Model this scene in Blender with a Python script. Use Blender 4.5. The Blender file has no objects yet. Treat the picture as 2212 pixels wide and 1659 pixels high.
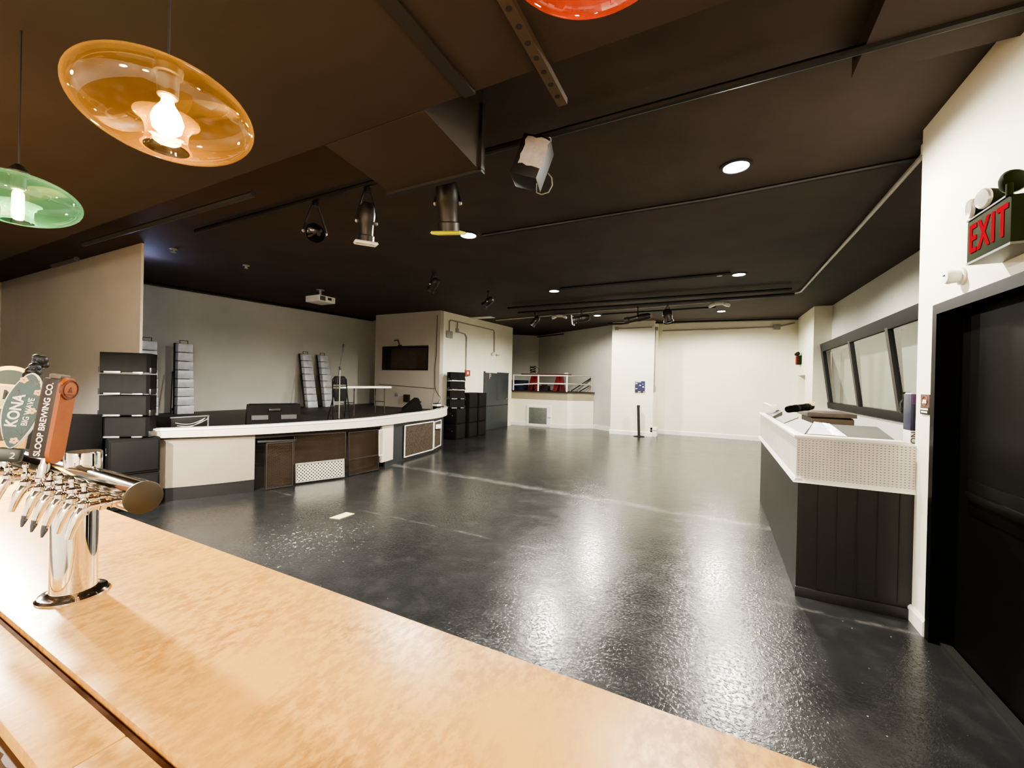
import bpy, bmesh, math, random
from mathutils import Vector, Matrix
random.seed(7)
SC = bpy.context.scene
COL = SC.collection
PI = math.pi

# ------------------------------------------------------------------ helpers
def lin(h):
    h = h.lstrip('#')
    out = []
    for i in (0, 2, 4):
        c = int(h[i:i+2], 16) / 255
        out.append(c/12.92 if c <= .04045 else ((c+.055)/1.055)**2.4)
    return (*out, 1)

class MB:
    def __init__(s): s.bm = bmesh.new()
    def _v(s, pts): return [s.bm.verts.new(p) for p in pts]
    def poly(s, pts):
        s.bm.faces.new(s._v(pts)); return s
    def hexa(s, p, b=0):
        """p: 8 points, bottom ring 0-3 and top ring 4-7"""
        t = bmesh.new(); v = [t.verts.new(q) for q in p]
        for f in ((3,2,1,0),(4,5,6,7),(0,1,5,4),(1,2,6,5),(2,3,7,6),(3,0,4,7)): t.faces.new([v[i] for i in f])
        bmesh.ops.recalc_face_normals(t, faces=t.faces)
        if b: bmesh.ops.bevel(t, geom=t.edges[:], offset=b, segments=2, profile=.6, affect='EDGES')
        s._merge(t); return s
    def _merge(s, t):
        m = bpy.data.meshes.new('tmp'); t.to_mesh(m); t.free(); s.bm.from_mesh(m); bpy.data.meshes.remove(m)
    def box(s, x0, x1, y0, y1, z0, z1, b=0):
        return s.hexa([(x0,y0,z0),(x1,y0,z0),(x1,y1,z0),(x0,y1,z0),(x0,y0,z1),(x1,y0,z1),(x1,y1,z1),(x0,y1,z1)], b)
    def prism(s, pts, z0, z1):
        """plan polygon, z0/z1 constants or lists"""
        n = len(pts)
        zz0 = z0 if isinstance(z0, (list, tuple)) else [z0]*n
        zz1 = z1 if isinstance(z1, (list, tuple)) else [z1]*n
        t = bmesh.new()
        a = [t.verts.new((p[0],p[1],z)) for p, z in zip(pts, zz0)]
        c = [t.verts.new((p[0],p[1],z)) for p, z in zip(pts, zz1)]
        t.faces.new(a); t.faces.new(c)
        for i in range(n): t.faces.new([a[i], a[(i+1)%n], c[(i+1)%n], c[i]])
        bmesh.ops.recalc_face_normals(t, faces=t.faces)
        s._merge(t); return s
    def extrude(s, prof, axis, a0, a1):
        """profile of (u,w) pairs swept along axis 'x' (u=y,w=z) or 'y' (u=x,w=z)"""
        f = (lambda u, w, a: (a, u, w)) if axis == 'x' else (lambda u, w, a: (u, a, w))
        t = bmesh.new(); n = len(prof)
        a = [t.verts.new(f(u, w, a0)) for u, w in prof]; c = [t.verts.new(f(u, w, a1)) for u, w in prof]
        t.faces.new(a); t.faces.new(c)
        for i in range(n): t.faces.new([a[i], a[(i+1)%n], c[(i+1)%n], c[i]])
        bmesh.ops.recalc_face_normals(t, faces=t.faces)
        s._merge(t); return s
    def tube(s, path, r, seg=10, caps=True):
        P = [Vector(p) for p in path]; n = len(P)
        R = r if isinstance(r, (list, tuple)) else [r]*n
        rings = []; ref = None
        for i in range(n):
            d = ((P[min(i+1,n-1)]-P[i]).normalized() + (P[i]-P[max(i-1,0)]).normalized())
            if d.length < 1e-9: d = Vector((0,0,1))
            d.normalize()
            if ref is None:
                ref = Vector((0,0,1)) if abs(d.z) < .9 else Vector((1,0,0))
            u = d.cross(ref)
            if u.length < 1e-6: u = d.orthogonal()
            u.normalize(); w = u.cross(d).normalized(); ref = w
            rings.append([s.bm.verts.new(P[i] + R[i]*(math.cos(k*2*PI/seg)*u + math.sin(k*2*PI/seg)*w)) for k in range(seg)])
        for a, b in zip(rings, rings[1:]):
            for k in range(seg): s.bm.faces.new([a[k], a[(k+1)%seg], b[(k+1)%seg], b[k]])
        if caps:
            s.bm.faces.new(rings[0][::-1]); s.bm.faces.new(rings[-1])
        return s
    def cyl(s, p0, p1, r0, r1=None, seg=20): return s.tube([p0, p1], [r0, r0 if r1 is None else r1], seg)
    def lathe(s, prof, o=(0,0,0), d=(0,0,1), seg=32, cap=True):
        """profile of (radius, height) along direction d from origin o"""
        o = Vector(o); d = Vector(d).normalized(); u = d.orthogonal().normalized(); w = d.cross(u)
        rings = []
        for r, h in prof:
            if r < 1e-6: rings.append([s.bm.verts.new(o + d*h)])
            else: rings.append([s.bm.verts.new(o + d*h + r*(math.cos(k*2*PI/seg)*u + math.sin(k*2*PI/seg)*w)) for k in range(seg)])
        for a, b in zip(rings, rings[1:]):
            for k in range(seg):
                q = [a[k % len(a)], a[(k+1) % len(a)], b[(k+1) % len(b)], b[k % len(b)]]
                q = [x for i, x in enumerate(q) if x not in q[:i]]
                if len(q) > 2: s.bm.faces.new(q)
        if cap:
            for g in (rings[0], rings[-1]):
                if len(g) > 2:
                    try: s.bm.faces.new(g)
                    except ValueError: pass
        return s
    def ball(s, c, r, sc=(1,1,1), sub=2):
        t = bmesh.new(); bmesh.ops.create_icosphere(t, subdivisions=sub, radius=r)
        for v in t.verts: v.co = Vector((v.co.x*sc[0], v.co.y*sc[1], v.co.z*sc[2])) + Vector(c)
        s._merge(t); return s
    def xf(s, M):
        bmesh.ops.transform(s.bm, matrix=M, verts=s.bm.verts); return s
    def build(s, name, mat, parent=None, local=False, smooth=True, norm=True):
        if norm: bmesh.ops.recalc_face_normals(s.bm, faces=s.bm.faces)
        me = bpy.data.meshes.new(name); s.bm.to_mesh(me); s.bm.free()
        return link_mesh(name, me, mat, parent, local, smooth)

WM = {}
def link_mesh(name, me, mat, parent=None, local=False, smooth=True):
    if smooth:
        me.polygons.foreach_set('use_smooth', [True]*len(me.polygons))
        me.set_sharp_from_angle(angle=math.radians(35))
    me.materials.clear(); me.materials.append(mat)
    o = bpy.data.objects.new(name, me); COL.objects.link(o)
    if parent is not None:
        o.parent = parent
        pm = WM.get(parent, Matrix())
        if local: WM[o] = pm.copy()
        else:
            o.matrix_parent_inverse = pm.inverted(); WM[o] = Matrix()
    else: WM[o] = Matrix()
    return o

def tag(o, label=None, cat=None, group=None, kind=None):
    if label: o['label'] = label
    if cat: o['category'] = cat
    if group: o['group'] = group
    if kind: o['kind'] = kind
    return o
def struct(o): o['kind'] = 'structure'; return o
def thing(name, label, cat, loc=(0,0,0), rz=0, group=None):
    o = bpy.data.objects.new(name, None); COL.objects.link(o)
    o.empty_display_size = .1
    o.location = loc; o.rotation_euler = (0,0,rz)
    WM[o] = Matrix.Translation(loc) @ Matrix.Rotation(rz, 4, 'Z')
    return tag(o, label, cat, group)
def dup(src, loc, rz=0, label=None, group=None):
    r = src.copy(); COL.objects.link(r); r.location = loc; r.rotation_euler = (0,0,rz)
    if label: r['label'] = label
    if group: r['group'] = group
    for ch in list(src.children):
        c = ch.copy(); COL.objects.link(c); c.parent = r
        for g in list(ch.children):
            d = g.copy(); COL.objects.link(d); d.parent = c
    return r
def text(name, body, size, o, right, up, mat, parent, depth=.0008, bold=0, squeeze=1, spacing=1):
    cu = bpy.data.curves.new('t', 'FONT'); cu.body = body; cu.size = size; cu.align_x = 'CENTER'; cu.align_y = 'CENTER'
    cu.extrude = depth; cu.offset = bold; cu.space_character = spacing
    ob = bpy.data.objects.new('t', cu); COL.objects.link(ob)
    bpy.context.view_layer.update()
    me = bpy.data.meshes.new_from_object(ob.evaluated_get(bpy.context.evaluated_depsgraph_get()))
    bpy.data.objects.remove(ob); bpy.data.curves.remove(cu)
    r = Vector(right).normalized(); u = Vector(up).normalized(); n = r.cross(u)
    M = Matrix(((r.x,u.x,n.x,o[0]),(r.y,u.y,n.y,o[1]),(r.z,u.z,n.z,o[2]),(0,0,0,1)))
    me.transform(M @ Matrix.Diagonal((squeeze,1,1,1)))
    return link_mesh(name, me, mat, parent, smooth=False)

# ------------------------------------------------------------------ materials
def nodes(name):
    m = bpy.data.materials.new(name); m.use_nodes = True
    nt = m.node_tree; nt.nodes.clear()
    out = nt.nodes.new('ShaderNodeOutputMaterial')
    return m, nt, out
def N(nt, typ, **kw):
    n = nt.nodes.new(typ)
    for k, v in kw.items():
        if k.startswith('i_'): n.inputs[k[2:].replace('_', ' ')].default_value = v
        else: setattr(n, k, v)
    return n
def pbsdf(nt, out, col, rough, metal=0, spec=.5):
    b = N(nt, 'ShaderNodeBsdfPrincipled')
    if col is not None: b.inputs['Base Color'].default_value = col
    b.inputs['Roughness'].default_value = rough; b.inputs['Metallic'].default_value = metal
    b.inputs['Specular IOR Level'].default_value = spec
    nt.links.new(b.outputs[0], out.inputs[0]); return b
def ramp(nt, src, p0, p1, c0=(0,0,0,1), c1=(1,1,1,1)):
    r = N(nt, 'ShaderNodeValToRGB'); e = r.color_ramp.elements
    e[0].position = p0; e[0].color = c0; e[1].position = p1; e[1].color = c1
    nt.links.new(src, r.inputs[0]); return r.outputs[0]
def mixc(nt, fac, a, b, mode='MIX'):
    m = N(nt, 'ShaderNodeMix', data_type='RGBA', blend_type=mode)
    for k, v in ((0, fac), (6, a), (7, b)):
        if hasattr(v, 'is_linked'): nt.links.new(v, m.inputs[k])
        else: m.inputs[k].default_value = v
    return m.outputs[2]
def math_(nt, op, a, b=None, c=None):
    m = N(nt, 'ShaderNodeMath', operation=op)
    for k, v in enumerate((a, b, c)):
        if v is None: continue
        if hasattr(v, 'is_linked'): nt.links.new(v, m.inputs[k])
        else: m.inputs[k].default_value = v
    return m.outputs[0]
def noise(nt, scale, detail=4, rough=.55, vec=None, dist=0):
    n = N(nt, 'ShaderNodeTexNoise'); n.inputs['Scale'].default_value = scale; n.inputs['Detail'].default_value = detail
    n.inputs['Roughness'].default_value = rough; n.inputs['Distortion'].default_value = dist
    if vec is None:
        tc = N(nt, 'ShaderNodeTexCoord'); vec = tc.outputs['Object']
    nt.links.new(vec, n.inputs['Vector']); return n.outputs[0]
def bump(nt, b, h, strength=.2, dist=.01):
    u = N(nt, 'ShaderNodeBump'); u.inputs['Strength'].default_value = strength; u.inputs['Distance'].default_value = dist
    nt.links.new(h, u.inputs['Height']); nt.links.new(u.outputs[0], b.inputs['Normal'])
def plain(name, hexc, rough=.5, metal=0, var=.12, scale=6, bmp=0, bscale=40, spec=.5):
    m, nt, out = nodes(name); c = lin(hexc)
    b = pbsdf(nt, out, c, rough, metal, spec)
    f = noise(nt, scale, 5)
    dk = tuple(x*(1-var) for x in c[:3]) + (1,); lt = tuple(min(1, x*(1+var)) for x in c[:3]) + (1,)
    nt.links.new(ramp(nt, f, .3, .7, dk, lt), b.inputs['Base Color'])
    if bmp: bump(nt, b, noise(nt, bscale, 6), bmp)
    return m
def emit(name, col, strength):
    m, nt, out = nodes(name); e = N(nt, 'ShaderNodeEmission'); e.inputs[0].default_value = col; e.inputs[1].default_value = strength
    nt.links.new(e.outputs[0], out.inputs[0]); return m
def coloured_glass(name, tint, body, haze=.12):
    """thin blown glass: tinted see-through, fresnel sheen and a little milky body colour"""
    m, nt, out = nodes(name)
    tr = N(nt, 'ShaderNodeBsdfTransparent'); tr.inputs[0].default_value = tint
    gl = N(nt, 'ShaderNodeBsdfGlossy'); gl.inputs['Roughness'].default_value = .03
    tl = N(nt, 'ShaderNodeBsdfTranslucent'); tl.inputs[0].default_value = body
    lw = N(nt, 'ShaderNodeLayerWeight'); lw.inputs[0].default_value = .35
    m1 = N(nt, 'ShaderNodeMixShader'); nz = noise(nt, 9, 5)
    hz = math_(nt, 'MULTIPLY_ADD', math_(nt, 'POWER', lw.outputs['Facing'], 3), .35, haze)
    hz = math_(nt, 'MULTIPLY', hz, ramp(nt, nz, .25, .75, (.6,.6,.6,1), (1.3,1.3,1.3,1)))
    nt.links.new(hz, m1.inputs[0]); nt.links.new(tr.outputs[0], m1.inputs[1]); nt.links.new(tl.outputs[0], m1.inputs[2])
    m2 = N(nt, 'ShaderNodeMixShader'); fc = N(nt, 'ShaderNodeLayerWeight'); fc.inputs[0].default_value = .5
    nt.links.new(math_(nt, 'MULTIPLY_ADD', math_(nt, 'POWER', fc.outputs['Facing'], 5), .75, .06), m2.inputs[0]); nt.links.new(m1.outputs[0], m2.inputs[1]); nt.links.new(gl.outputs[0], m2.inputs[2])
    nt.links.new(m2.outputs[0], out.inputs[0]); return m

def floor_material():
    m, nt, out = nodes('painted_concrete_floor')
    tc = N(nt, 'ShaderNodeTexCoord'); P = tc.outputs['Object']
    sp = N(nt, 'ShaderNodeSeparateXYZ'); nt.links.new(P, sp.inputs[0])
    b = pbsdf(nt, out, None, .3, 0, .5)
    big = noise(nt, .7, 5, .6, P); mid = noise(nt, 5, 6, .65, P); fine = noise(nt, 38, 4, .6, P)
    col = ramp(nt, big, .3, .72, lin('#1b1c1d'), lin('#2d2e2f'))
    col = mixc(nt, math_(nt, 'MULTIPLY', ramp(nt, mid, .5, .75), .3), col, lin('#444445'))
    # flakes of worn paint: everywhere a few, many in the scuffed patch near the stage
    mp = N(nt, 'ShaderNodeVectorMath', operation='DISTANCE'); nt.links.new(P, mp.inputs[0]); mp.inputs[1].default_value = (-3.6, 2.75, 0)
    patch = ramp(nt, mp.outputs['Value'], .2, 1.3, (1,1,1,1), (0,0,0,1))
    wn = noise(nt, 26, 8, .75, P, .7)
    thr = math_(nt, 'MULTIPLY_ADD', patch, -.10, .695)
    fl = math_(nt, 'GREATER_THAN', wn, thr)
    col = mixc(nt, math_(nt, 'MULTIPLY', fl, .9), col, lin('#a9a6a2'))
    sv = N(nt, 'ShaderNodeTexVoronoi'); sv.inputs['Scale'].default_value = 9; nt.links.new(P, sv.inputs['Vector'])
    dots = math_(nt, 'LESS_THAN', sv.outputs['Distance'], .035)
    col = mixc(nt, math_(nt, 'MULTIPLY', dots, ramp(nt, mid, .45, .6)), col, lin('#a5a5a2'))
    # saw-cut joints running across the room
    wob = math_(nt, 'MULTIPLY_ADD', noise(nt, 1.2, 4, .6, P), .16, -.08)
    yy = math_(nt, 'ADD', sp.outputs['Y'], wob)
    j1 = math_(nt, 'ABSOLUTE', math_(nt, 'SUBTRACT', math_(nt, 'MULTIPLY_ADD', sp.outputs['X'], .06, yy), 5.6))
    j1m = math_(nt, 'MULTIPLY', ramp(nt, j1, .03, .13, (1,1,1,1), (0,0,0,1)), ramp(nt, mid, .3, .6))
    col = mixc(nt, math_(nt, 'MULTIPLY', j1m, .6), col, lin('#6a6a6a'))
    j2 = math_(nt, 'ABSOLUTE', math_(nt, 'SUBTRACT', yy, 3.66))
    j2m = ramp(nt, j2, .006, .03, (1,1,1,1), (0,0,0,1))
    col = mixc(nt, math_(nt, 'MULTIPLY', j2m, math_(nt, 'MULTIPLY', ramp(nt, mid, .45, .7), .5)), col, lin('#6c6a66'))
    nt.links.new(col, b.inputs['Base Color'])
    rg = math_(nt, 'MULTIPLY_ADD', ramp(nt, big, .3, .7), .06, .16)
    rg = math_(nt, 'ADD', rg, math_(nt, 'MULTIPLY', ramp(nt, mid, .4, .7), .05))
    rg = math_(nt, 'ADD', rg, math_(nt, 'MULTIPLY', fl, .3))
    nt.links.new(rg, b.inputs['Roughness'])
    h = math_(nt, 'ADD', math_(nt, 'MULTIPLY', mid, .8), math_(nt, 'MULTIPLY', fine, .35))
    h = math_(nt, 'ADD', h, math_(nt, 'MULTIPLY', noise(nt, 14, 3, .6, P), .6))
    h = math_(nt, 'ADD', h, math_(nt, 'MULTIPLY', ramp(nt, noise(nt, 48, 3, .6, P), .5, .75), .55))
    bump(nt, b, h, .17, .012)
    return m

def stone_material():
    m, nt, out = nodes('mottled_bar_stone')
    tc = N(nt, 'ShaderNodeTexCoord'); P = tc.outputs['Object']
    mp = N(nt, 'ShaderNodeMapping'); mp.inputs['Scale'].default_value = (1, .55, 1); mp.inputs['Rotation'].default_value = (0, 0, .5)
    nt.links.new(P, mp.inputs[0])
    b = pbsdf(nt, out, None, .36, 0, .22)
    big = noise(nt, 4.5, 6, .6, mp.outputs[0], .4); sm = noise(nt, 62, 8, .66, mp.outputs[0], .15); lo = noise(nt, 1.1, 3, .5, P)
    f = math_(nt, 'MULTIPLY', ramp(nt, big, .32, .62), ramp(nt, sm, .42, .58))
    col = mixc(nt, f, lin('#cfa257'), lin('#9c7034'))
    col = mixc(nt, math_(nt, 'MULTIPLY', ramp(nt, lo, .35, .7), .4), col, lin('#b8853c'))
    pit = math_(nt, 'GREATER_THAN', noise(nt, 55, 2, .5, P), .79)
    col = mixc(nt, math_(nt, 'MULTIPLY', pit, .6), col, lin('#7a5a38'))
    nt.links.new(col, b.inputs['Base Color'])
    nt.links.new(math_(nt, 'MULTIPLY_ADD', sm, .22, .22), b.inputs['Roughness'])
    bump(nt, b, sm, .08, .004)
    return m

def dotted(name, hexc, axis):
    """perforated white board: rows of small dark holes"""
    m, nt, out = nodes(name)
    tc = N(nt, 'ShaderNodeTexCoord'); sp = N(nt, 'ShaderNodeSeparateXYZ'); nt.links.new(tc.outputs['Object'], sp.inputs[0])
    b = pbsdf(nt, out, lin(hexc), .55)
    u = math_(nt, 'SUBTRACT', math_(nt, 'FRACT', math_(nt, 'DIVIDE', sp.outputs[axis], .0225)), .5)
    v = math_(nt, 'SUBTRACT', math_(nt, 'FRACT', math_(nt, 'DIVIDE', sp.outputs['Z'], .0195)), .5)
    u2 = math_(nt, 'MULTIPLY_ADD', v, -.45, u)  # slants the holes: their light and shadow painted into the dot shape
    d = math_(nt, 'ADD', math_(nt, 'POWER', math_(nt, 'ABSOLUTE', math_(nt, 'MULTIPLY', u2, .8)), 2), math_(nt, 'POWER', math_(nt, 'ABSOLUTE', math_(nt, 'MULTIPLY', v, 1.5)), 2))
    hole = math_(nt, 'LESS_THAN', d, .035)
    c = mixc(nt, ramp(nt, noise(nt, 5, 4), .3, .7), lin(hexc), tuple(x*.86 for x in lin(hexc)[:3])+(1,))
    nt.links.new(mixc(nt, hole, c, lin('#57493f')), b.inputs['Base Color'])
    return m

def mesh_sheet(name, hexc, cell=(.05, .022), wire=.16, metal=.6, rough=.45):
    """expanded-metal sheet: diamond strands with real gaps"""
    m, nt, out = nodes(name)
    tc = N(nt, 'ShaderNodeTexCoord'); sp = N(nt, 'ShaderNodeSeparateXYZ'); nt.links.new(tc.outputs['UV'], sp.inputs[0])
    a = math_(nt, 'DIVIDE', sp.outputs['X'], cell[0]); c = math_(nt, 'DIVIDE', sp.outputs['Y'], cell[1])
    p = math_(nt, 'ABSOLUTE', math_(nt, 'SUBTRACT', math_(nt, 'FRACT', math_(nt, 'ADD', a, c)), .5))
    q = math_(nt, 'ABSOLUTE', math_(nt, 'SUBTRACT', math_(nt, 'FRACT', math_(nt, 'SUBTRACT', a, c)), .5))
    w = math_(nt, 'GREATER_THAN', math_(nt, 'MAXIMUM', p, q), .5-wire)
    b = pbsdf(nt, out, lin(hexc), rough, metal)
    t = N(nt, 'ShaderNodeBsdfTransparent'); mx = N(nt, 'ShaderNodeMixShader')
    nt.links.new(w, mx.inputs[0]); nt.links.new(t.outputs[0], mx.inputs[1]); nt.links.new(b.outputs[0], mx.inputs[2]); nt.links.new(mx.outputs[0], out.inputs[0])
    return m

def plaster(name, hexc, var=.05):
    m, nt, out = nodes(name); c = lin(hexc); b = pbsdf(nt, out, c, .62, 0, .3)
    f = noise(nt, 1.3, 6, .6)
    nt.links.new(ramp(nt, f, .3, .7, tuple(x*(1-var) for x in c[:3])+(1,), tuple(min(1,x*(1+var)) for x in c[:3])+(1,)), b.inputs['Base Color'])
    bump(nt, b, noise(nt, 26, 6), .08, .01); return m

M = dict(
    floor=floor_material(), stone=stone_material(),
    white=plaster('white_wall_paint', '#e8e5d2'), offwhite=plaster('stage_white_paint', '#cfc4b2'),
    grey_wall=plaster('grey_wall_paint', '#c4c4bc'), tan_wall=plaster('tan_wall_paint', '#d8d2c8'),
    cream=plaster('cream_band_paint', '#968d77'), stagewall=plaster('stage_end_wall_paint', '#aea89c'),
    ceil=plain('black_ceiling_paint', '#423935', .75, var=.15, scale=1.5, bmp=.15, bscale=12, spec=.2),
    soffit=plain('dark_soffit_paint', '#302822', .7, var=.12, scale=2, spec=.25),
    black=plain('matte_black', '#131211', .6), blackgloss=plain('gloss_black_paint', '#090908', .4, bmp=.04, bscale=8, spec=.06),
    blackmetal=plain('black_powdercoat', '#191817', .42), cab=plain('black_speaker_coat', '#11100f', .8, bmp=.15, bscale=160, spec=.15),
    grille=plain('speaker_grille', '#161615', .8, bmp=.2, bscale=220, spec=.15), silver=plain('bare_aluminium', '#b5b4b0', .35, .7),
    chrome=plain('polished_chrome', '#e4dfd8', .07, 1, var=.02), lead=plain('brushed_steel_cap', '#4c463d', .5, .8),
    kick=plain('black_toe_board', '#171615', .5), board=plain('black_plank_panel', '#100f0d', .5, var=.25, scale=10),
    stagefloor=plain('black_stage_deck', '#26231f', .55, var=.2, scale=4), navy=plain('dark_navy_paint', '#1d2125', .5),
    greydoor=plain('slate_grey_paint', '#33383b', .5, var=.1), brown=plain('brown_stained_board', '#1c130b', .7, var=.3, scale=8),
    whitepaint=plain('glossy_white_paint', '#e8e6de', .4, var=.03), plastic=plain('white_plastic', '#dedcd4', .45, var=.03),
    greyplastic=plain('grey_plastic', '#8d8c88', .5), darkgrey=plain('dark_grey_panel', '#121212', .7, spec=.2),
    greymid=plain('mid_grey_label', '#4c4b4a', .6), foil=plain('silver_foil_wrap', '#cfd2da', .3, .1, var=.15, scale=9, bmp=.5, bscale=14),
    sheet=plain('white_sheet_metal', '#5e5e58', .45, .2, var=.12, scale=4), wood=plain('pale_plywood', '#463a28', .55, var=.2, scale=12),
    beige=plain('beige_grey_lid', '#3a3932', .5, var=.12, scale=10), walnut=plain('walnut_desktop', '#4a3f35', .5, var=.25, scale=8),
    groove=plain('brown_grout', '#54371c', .9, var=.2, scale=20, bmp=.2, spec=.1), barfront=plain('bar_front_black', '#141210', .5),
    barinside=plain('brown_bar_underside', '#4a3018', .7, var=.2), gold=plain('gold_foil_cap', '#d8a83a', .25, .8),
    amber=coloured_glass('amber_glass', (1.0, .88, .68, 1), lin('#b08a48'), .045),
    green=coloured_glass('green_glass', (.72, .95, .84, 1), lin('#6fb8a0'), .09),
    red=coloured_glass('red_glass', (1.0, .66, .56, 1), lin('#b8503c'), .05),
    bulb=emit('warm_bulb_glow', (1.0, .68, .30, 1), 110), lamp=emit('downlight_lens', (1, .90, .72, 1), 60),
    red_paint=plain('red_plastic', '#640f15', .45), exit_red=emit('exit_letter_red', lin('#e02030'), .35),
    exit_green=plain('olive_green_enamel', '#1c2410', .8, var=.15, scale=20, spec=.08), lens=plain('ribbed_clear_lens', '#cfccc0', .15, .3),
    paper=plain('crumpled_paper', '#b4b0b0', .7, var=.12, scale=30, bmp=.5, bscale=25), yellow=plain('yellow_gel_frame', '#c9c92e', .5),
    maroon=plain('maroon_sign', '#4a2420', .5), posterblue=plain('poster_navy', '#141c44', .5), posterdark=plain('poster_dark', '#201c20', .5),
    letter=plain('white_print', '#e6e2d8', .5, var=.02), black_print=plain('black_print', '#171717', .5),
    glass=None, copper=plain('copper_orange_wood', '#84481c', .5, var=.15, scale=18), darkwood=plain('dark_brown_wood', '#140703', .55, var=.3, scale=14),
    teal=plain('teal_print', '#123c40', .5, var=.35, scale=40), tealdark=plain('dark_palm_print', '#06181a', .4), peach=plain('peach_flower_print', '#d8ac84', .4),
    goldtap=plain('gold_lacquer', '#c9a052', .25, .55), tapgreen=plain('deep_green_print', '#123427', .4), creamtap=plain('cream_label', '#e6d3a0', .4),
    lion=plain('dark_cast_metal', '#22262e', .4, .5, bmp=.6, bscale=60), stopper=plain('slate_rubber', '#3a3d48', .5),
    vent=plain('grey_vent_screen', '#6e7470', .5, .3, var=.15, scale=12), purple=plain('purple_card', '#5a3a68', .45), navycard=plain('navy_card', '#1a1c36', .45),
    alarm=plain('dull_red_alarm', '#8a3a2c', .5), conduit=plain('light_grey_conduit', '#a8a49c', .4, .3), ductblack=plain('black_duct', '#191411', .6),
    screenmid=plain('grey_glass_window', '#4a3f34', .6, spec=.2), meshdark=mesh_sheet('brown_mesh_sheet', '#4a3c2c', wire=.11),
    meshlight=mesh_sheet('bright_filter_mesh', '#d6d2c4', cell=(.05, .05), wire=.24), meshwhite=mesh_sheet('white_mesh_sheet', '#cfc8b4', wire=.2),
    filterwool=plain('dusty_filter_wool', '#352b1f', .8, var=.7, scale=26, bmp=.6, bscale=40), void=plain('dark_cavity', '#0e0b08', .9),
    skirt=plaster('stage_skirt_paint', '#8c8272'), chair=plain('black_vinyl', '#0d0c0c', .7, spec=.2), tabletop=plain('white_table_plastic', '#e6e2d4', .45),
)
def window_glass():
    m, nt, out = nodes('booth_window_glass')
    t = N(nt, 'ShaderNodeBsdfTransparent'); t.inputs[0].default_value = (.82, .87, .84, 1)
    g = N(nt, 'ShaderNodeBsdfGlossy'); g.inputs['Roughness'].default_value = .04
    lw = N(nt, 'ShaderNodeLayerWeight'); lw.inputs[0].default_value = .5
    nz = noise(nt, 2, 3); x = N(nt, 'ShaderNodeMixShader')
    nt.links.new(math_(nt, 'MULTIPLY_ADD', math_(nt, 'POWER', lw.outputs['Facing'], 5), .9, math_(nt, 'MULTIPLY_ADD', nz, .02, .05)), x.inputs[0]); nt.links.new(t.outputs[0], x.inputs[1]); nt.links.new(g.outputs[0], x.inputs[2])
    nt.links.new(x.outputs[0], out.inputs[0]); return m
M['glass'] = window_glass()

# ------------------------------------------------------------------ camera
EYE = 1.62
cam = bpy.data.cameras.new('camera'); co = bpy.data.objects.new('camera', cam); COL.objects.link(co)
cam.sensor_fit = 'HORIZONTAL'; cam.sensor_width = 36; cam.lens = 36*880/2212; cam.clip_start = .02; cam.clip_end = 100
yaw, pitch, roll = math.radians(26.85), math.radians(-.22), math.radians(1.26)
fw = Vector((-math.sin(yaw)*math.cos(pitch), math.cos(yaw)*math.cos(pitch), math.sin(pitch)))
rt = Vector((math.cos(yaw), math.sin(yaw), 0)); up = rt.cross(fw)
r2 = math.cos(roll)*rt + math.sin(roll)*up; u2 = -math.sin(roll)*rt + math.cos(roll)*up
co.matrix_world = Matrix(((r2.x,u2.x,-fw.x,0),(r2.y,u2.y,-fw.y,0),(r2.z,u2.z,-fw.z,EYE),(0,0,0,1)))
SC.camera = co

def cz(y): return 3.394 + .0209*y       # height of the gently sloping ceiling

# ------------------------------------------------------------------ room shell
struct(MB().box(-13.2, 5, -2.6, 19, -.1, 0).build('floor', M['floor']))
y0, y1 = -2.6, 19
struct(MB().hexa([(-13.2,y0,cz(y0)),(5,y0,cz(y0)),(5,y1,cz(y1)),(-13.2,y1,cz(y1)),(-13.2,y0,4.1),(5,y0,4.1),(5,y1,4.1),(-13.2,y1,4.1)]).build('ceiling', M['ceil']))
struct(MB().box(-13.2, 5, -2.7, -2.6, 0, 4).build('wall_back', M['tan_wall']))
struct(MB().box(-13.3, -13.2, -2.6, 9.3, 0, 4).build('wall_west', M['tan_wall']))
# wall beside the bar, with the black door
wr = MB().box(1.26, 1.42, 3.63, 3.89, 0, 4).box(1.26, 1.42, -2.6, 2.35, 0, 4).box(1.26, 1.42, 2.35, 3.63, 2.18, 4)
wr.box(1.42, 2.6, 3.74, 3.89, 0, 4)
struct(wr.build('wall_right', M['white']))
d1 = struct(MB().box(1.36, 1.41, 2.4, 3.58, .01, 2.13).build('door_1', M['blackgloss']))
fr = MB().box(1.245, 1.40, 3.575, 3.632, 0, 2.185).box(1.245, 1.40, 2.35, 2.41, 0, 2.185).box(1.245, 1.40, 2.41, 3.575, 2.12, 2.185)
fr.build('door_frame', M['blackgloss'], d1)
MB().box(1.335, 1.362, 2.55, 3.42, .98, 1.03, .004).box(1.35, 1.362, 2.55, 3.42, .90, 1.10, .003).build('push_bar', M['blackgloss'], d1)
MB().box(1.30, 1.35, 2.41, 3.575, 0, .02).build('threshold', M['black'], d1)
struct(MB().extrude([(1.26,0),(1.238,0),(1.238,.09),(1.25,.105),(1.26,.105)], 'y', 3.64, 3.885).build('baseboard_right', M['whitepaint']))
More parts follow.
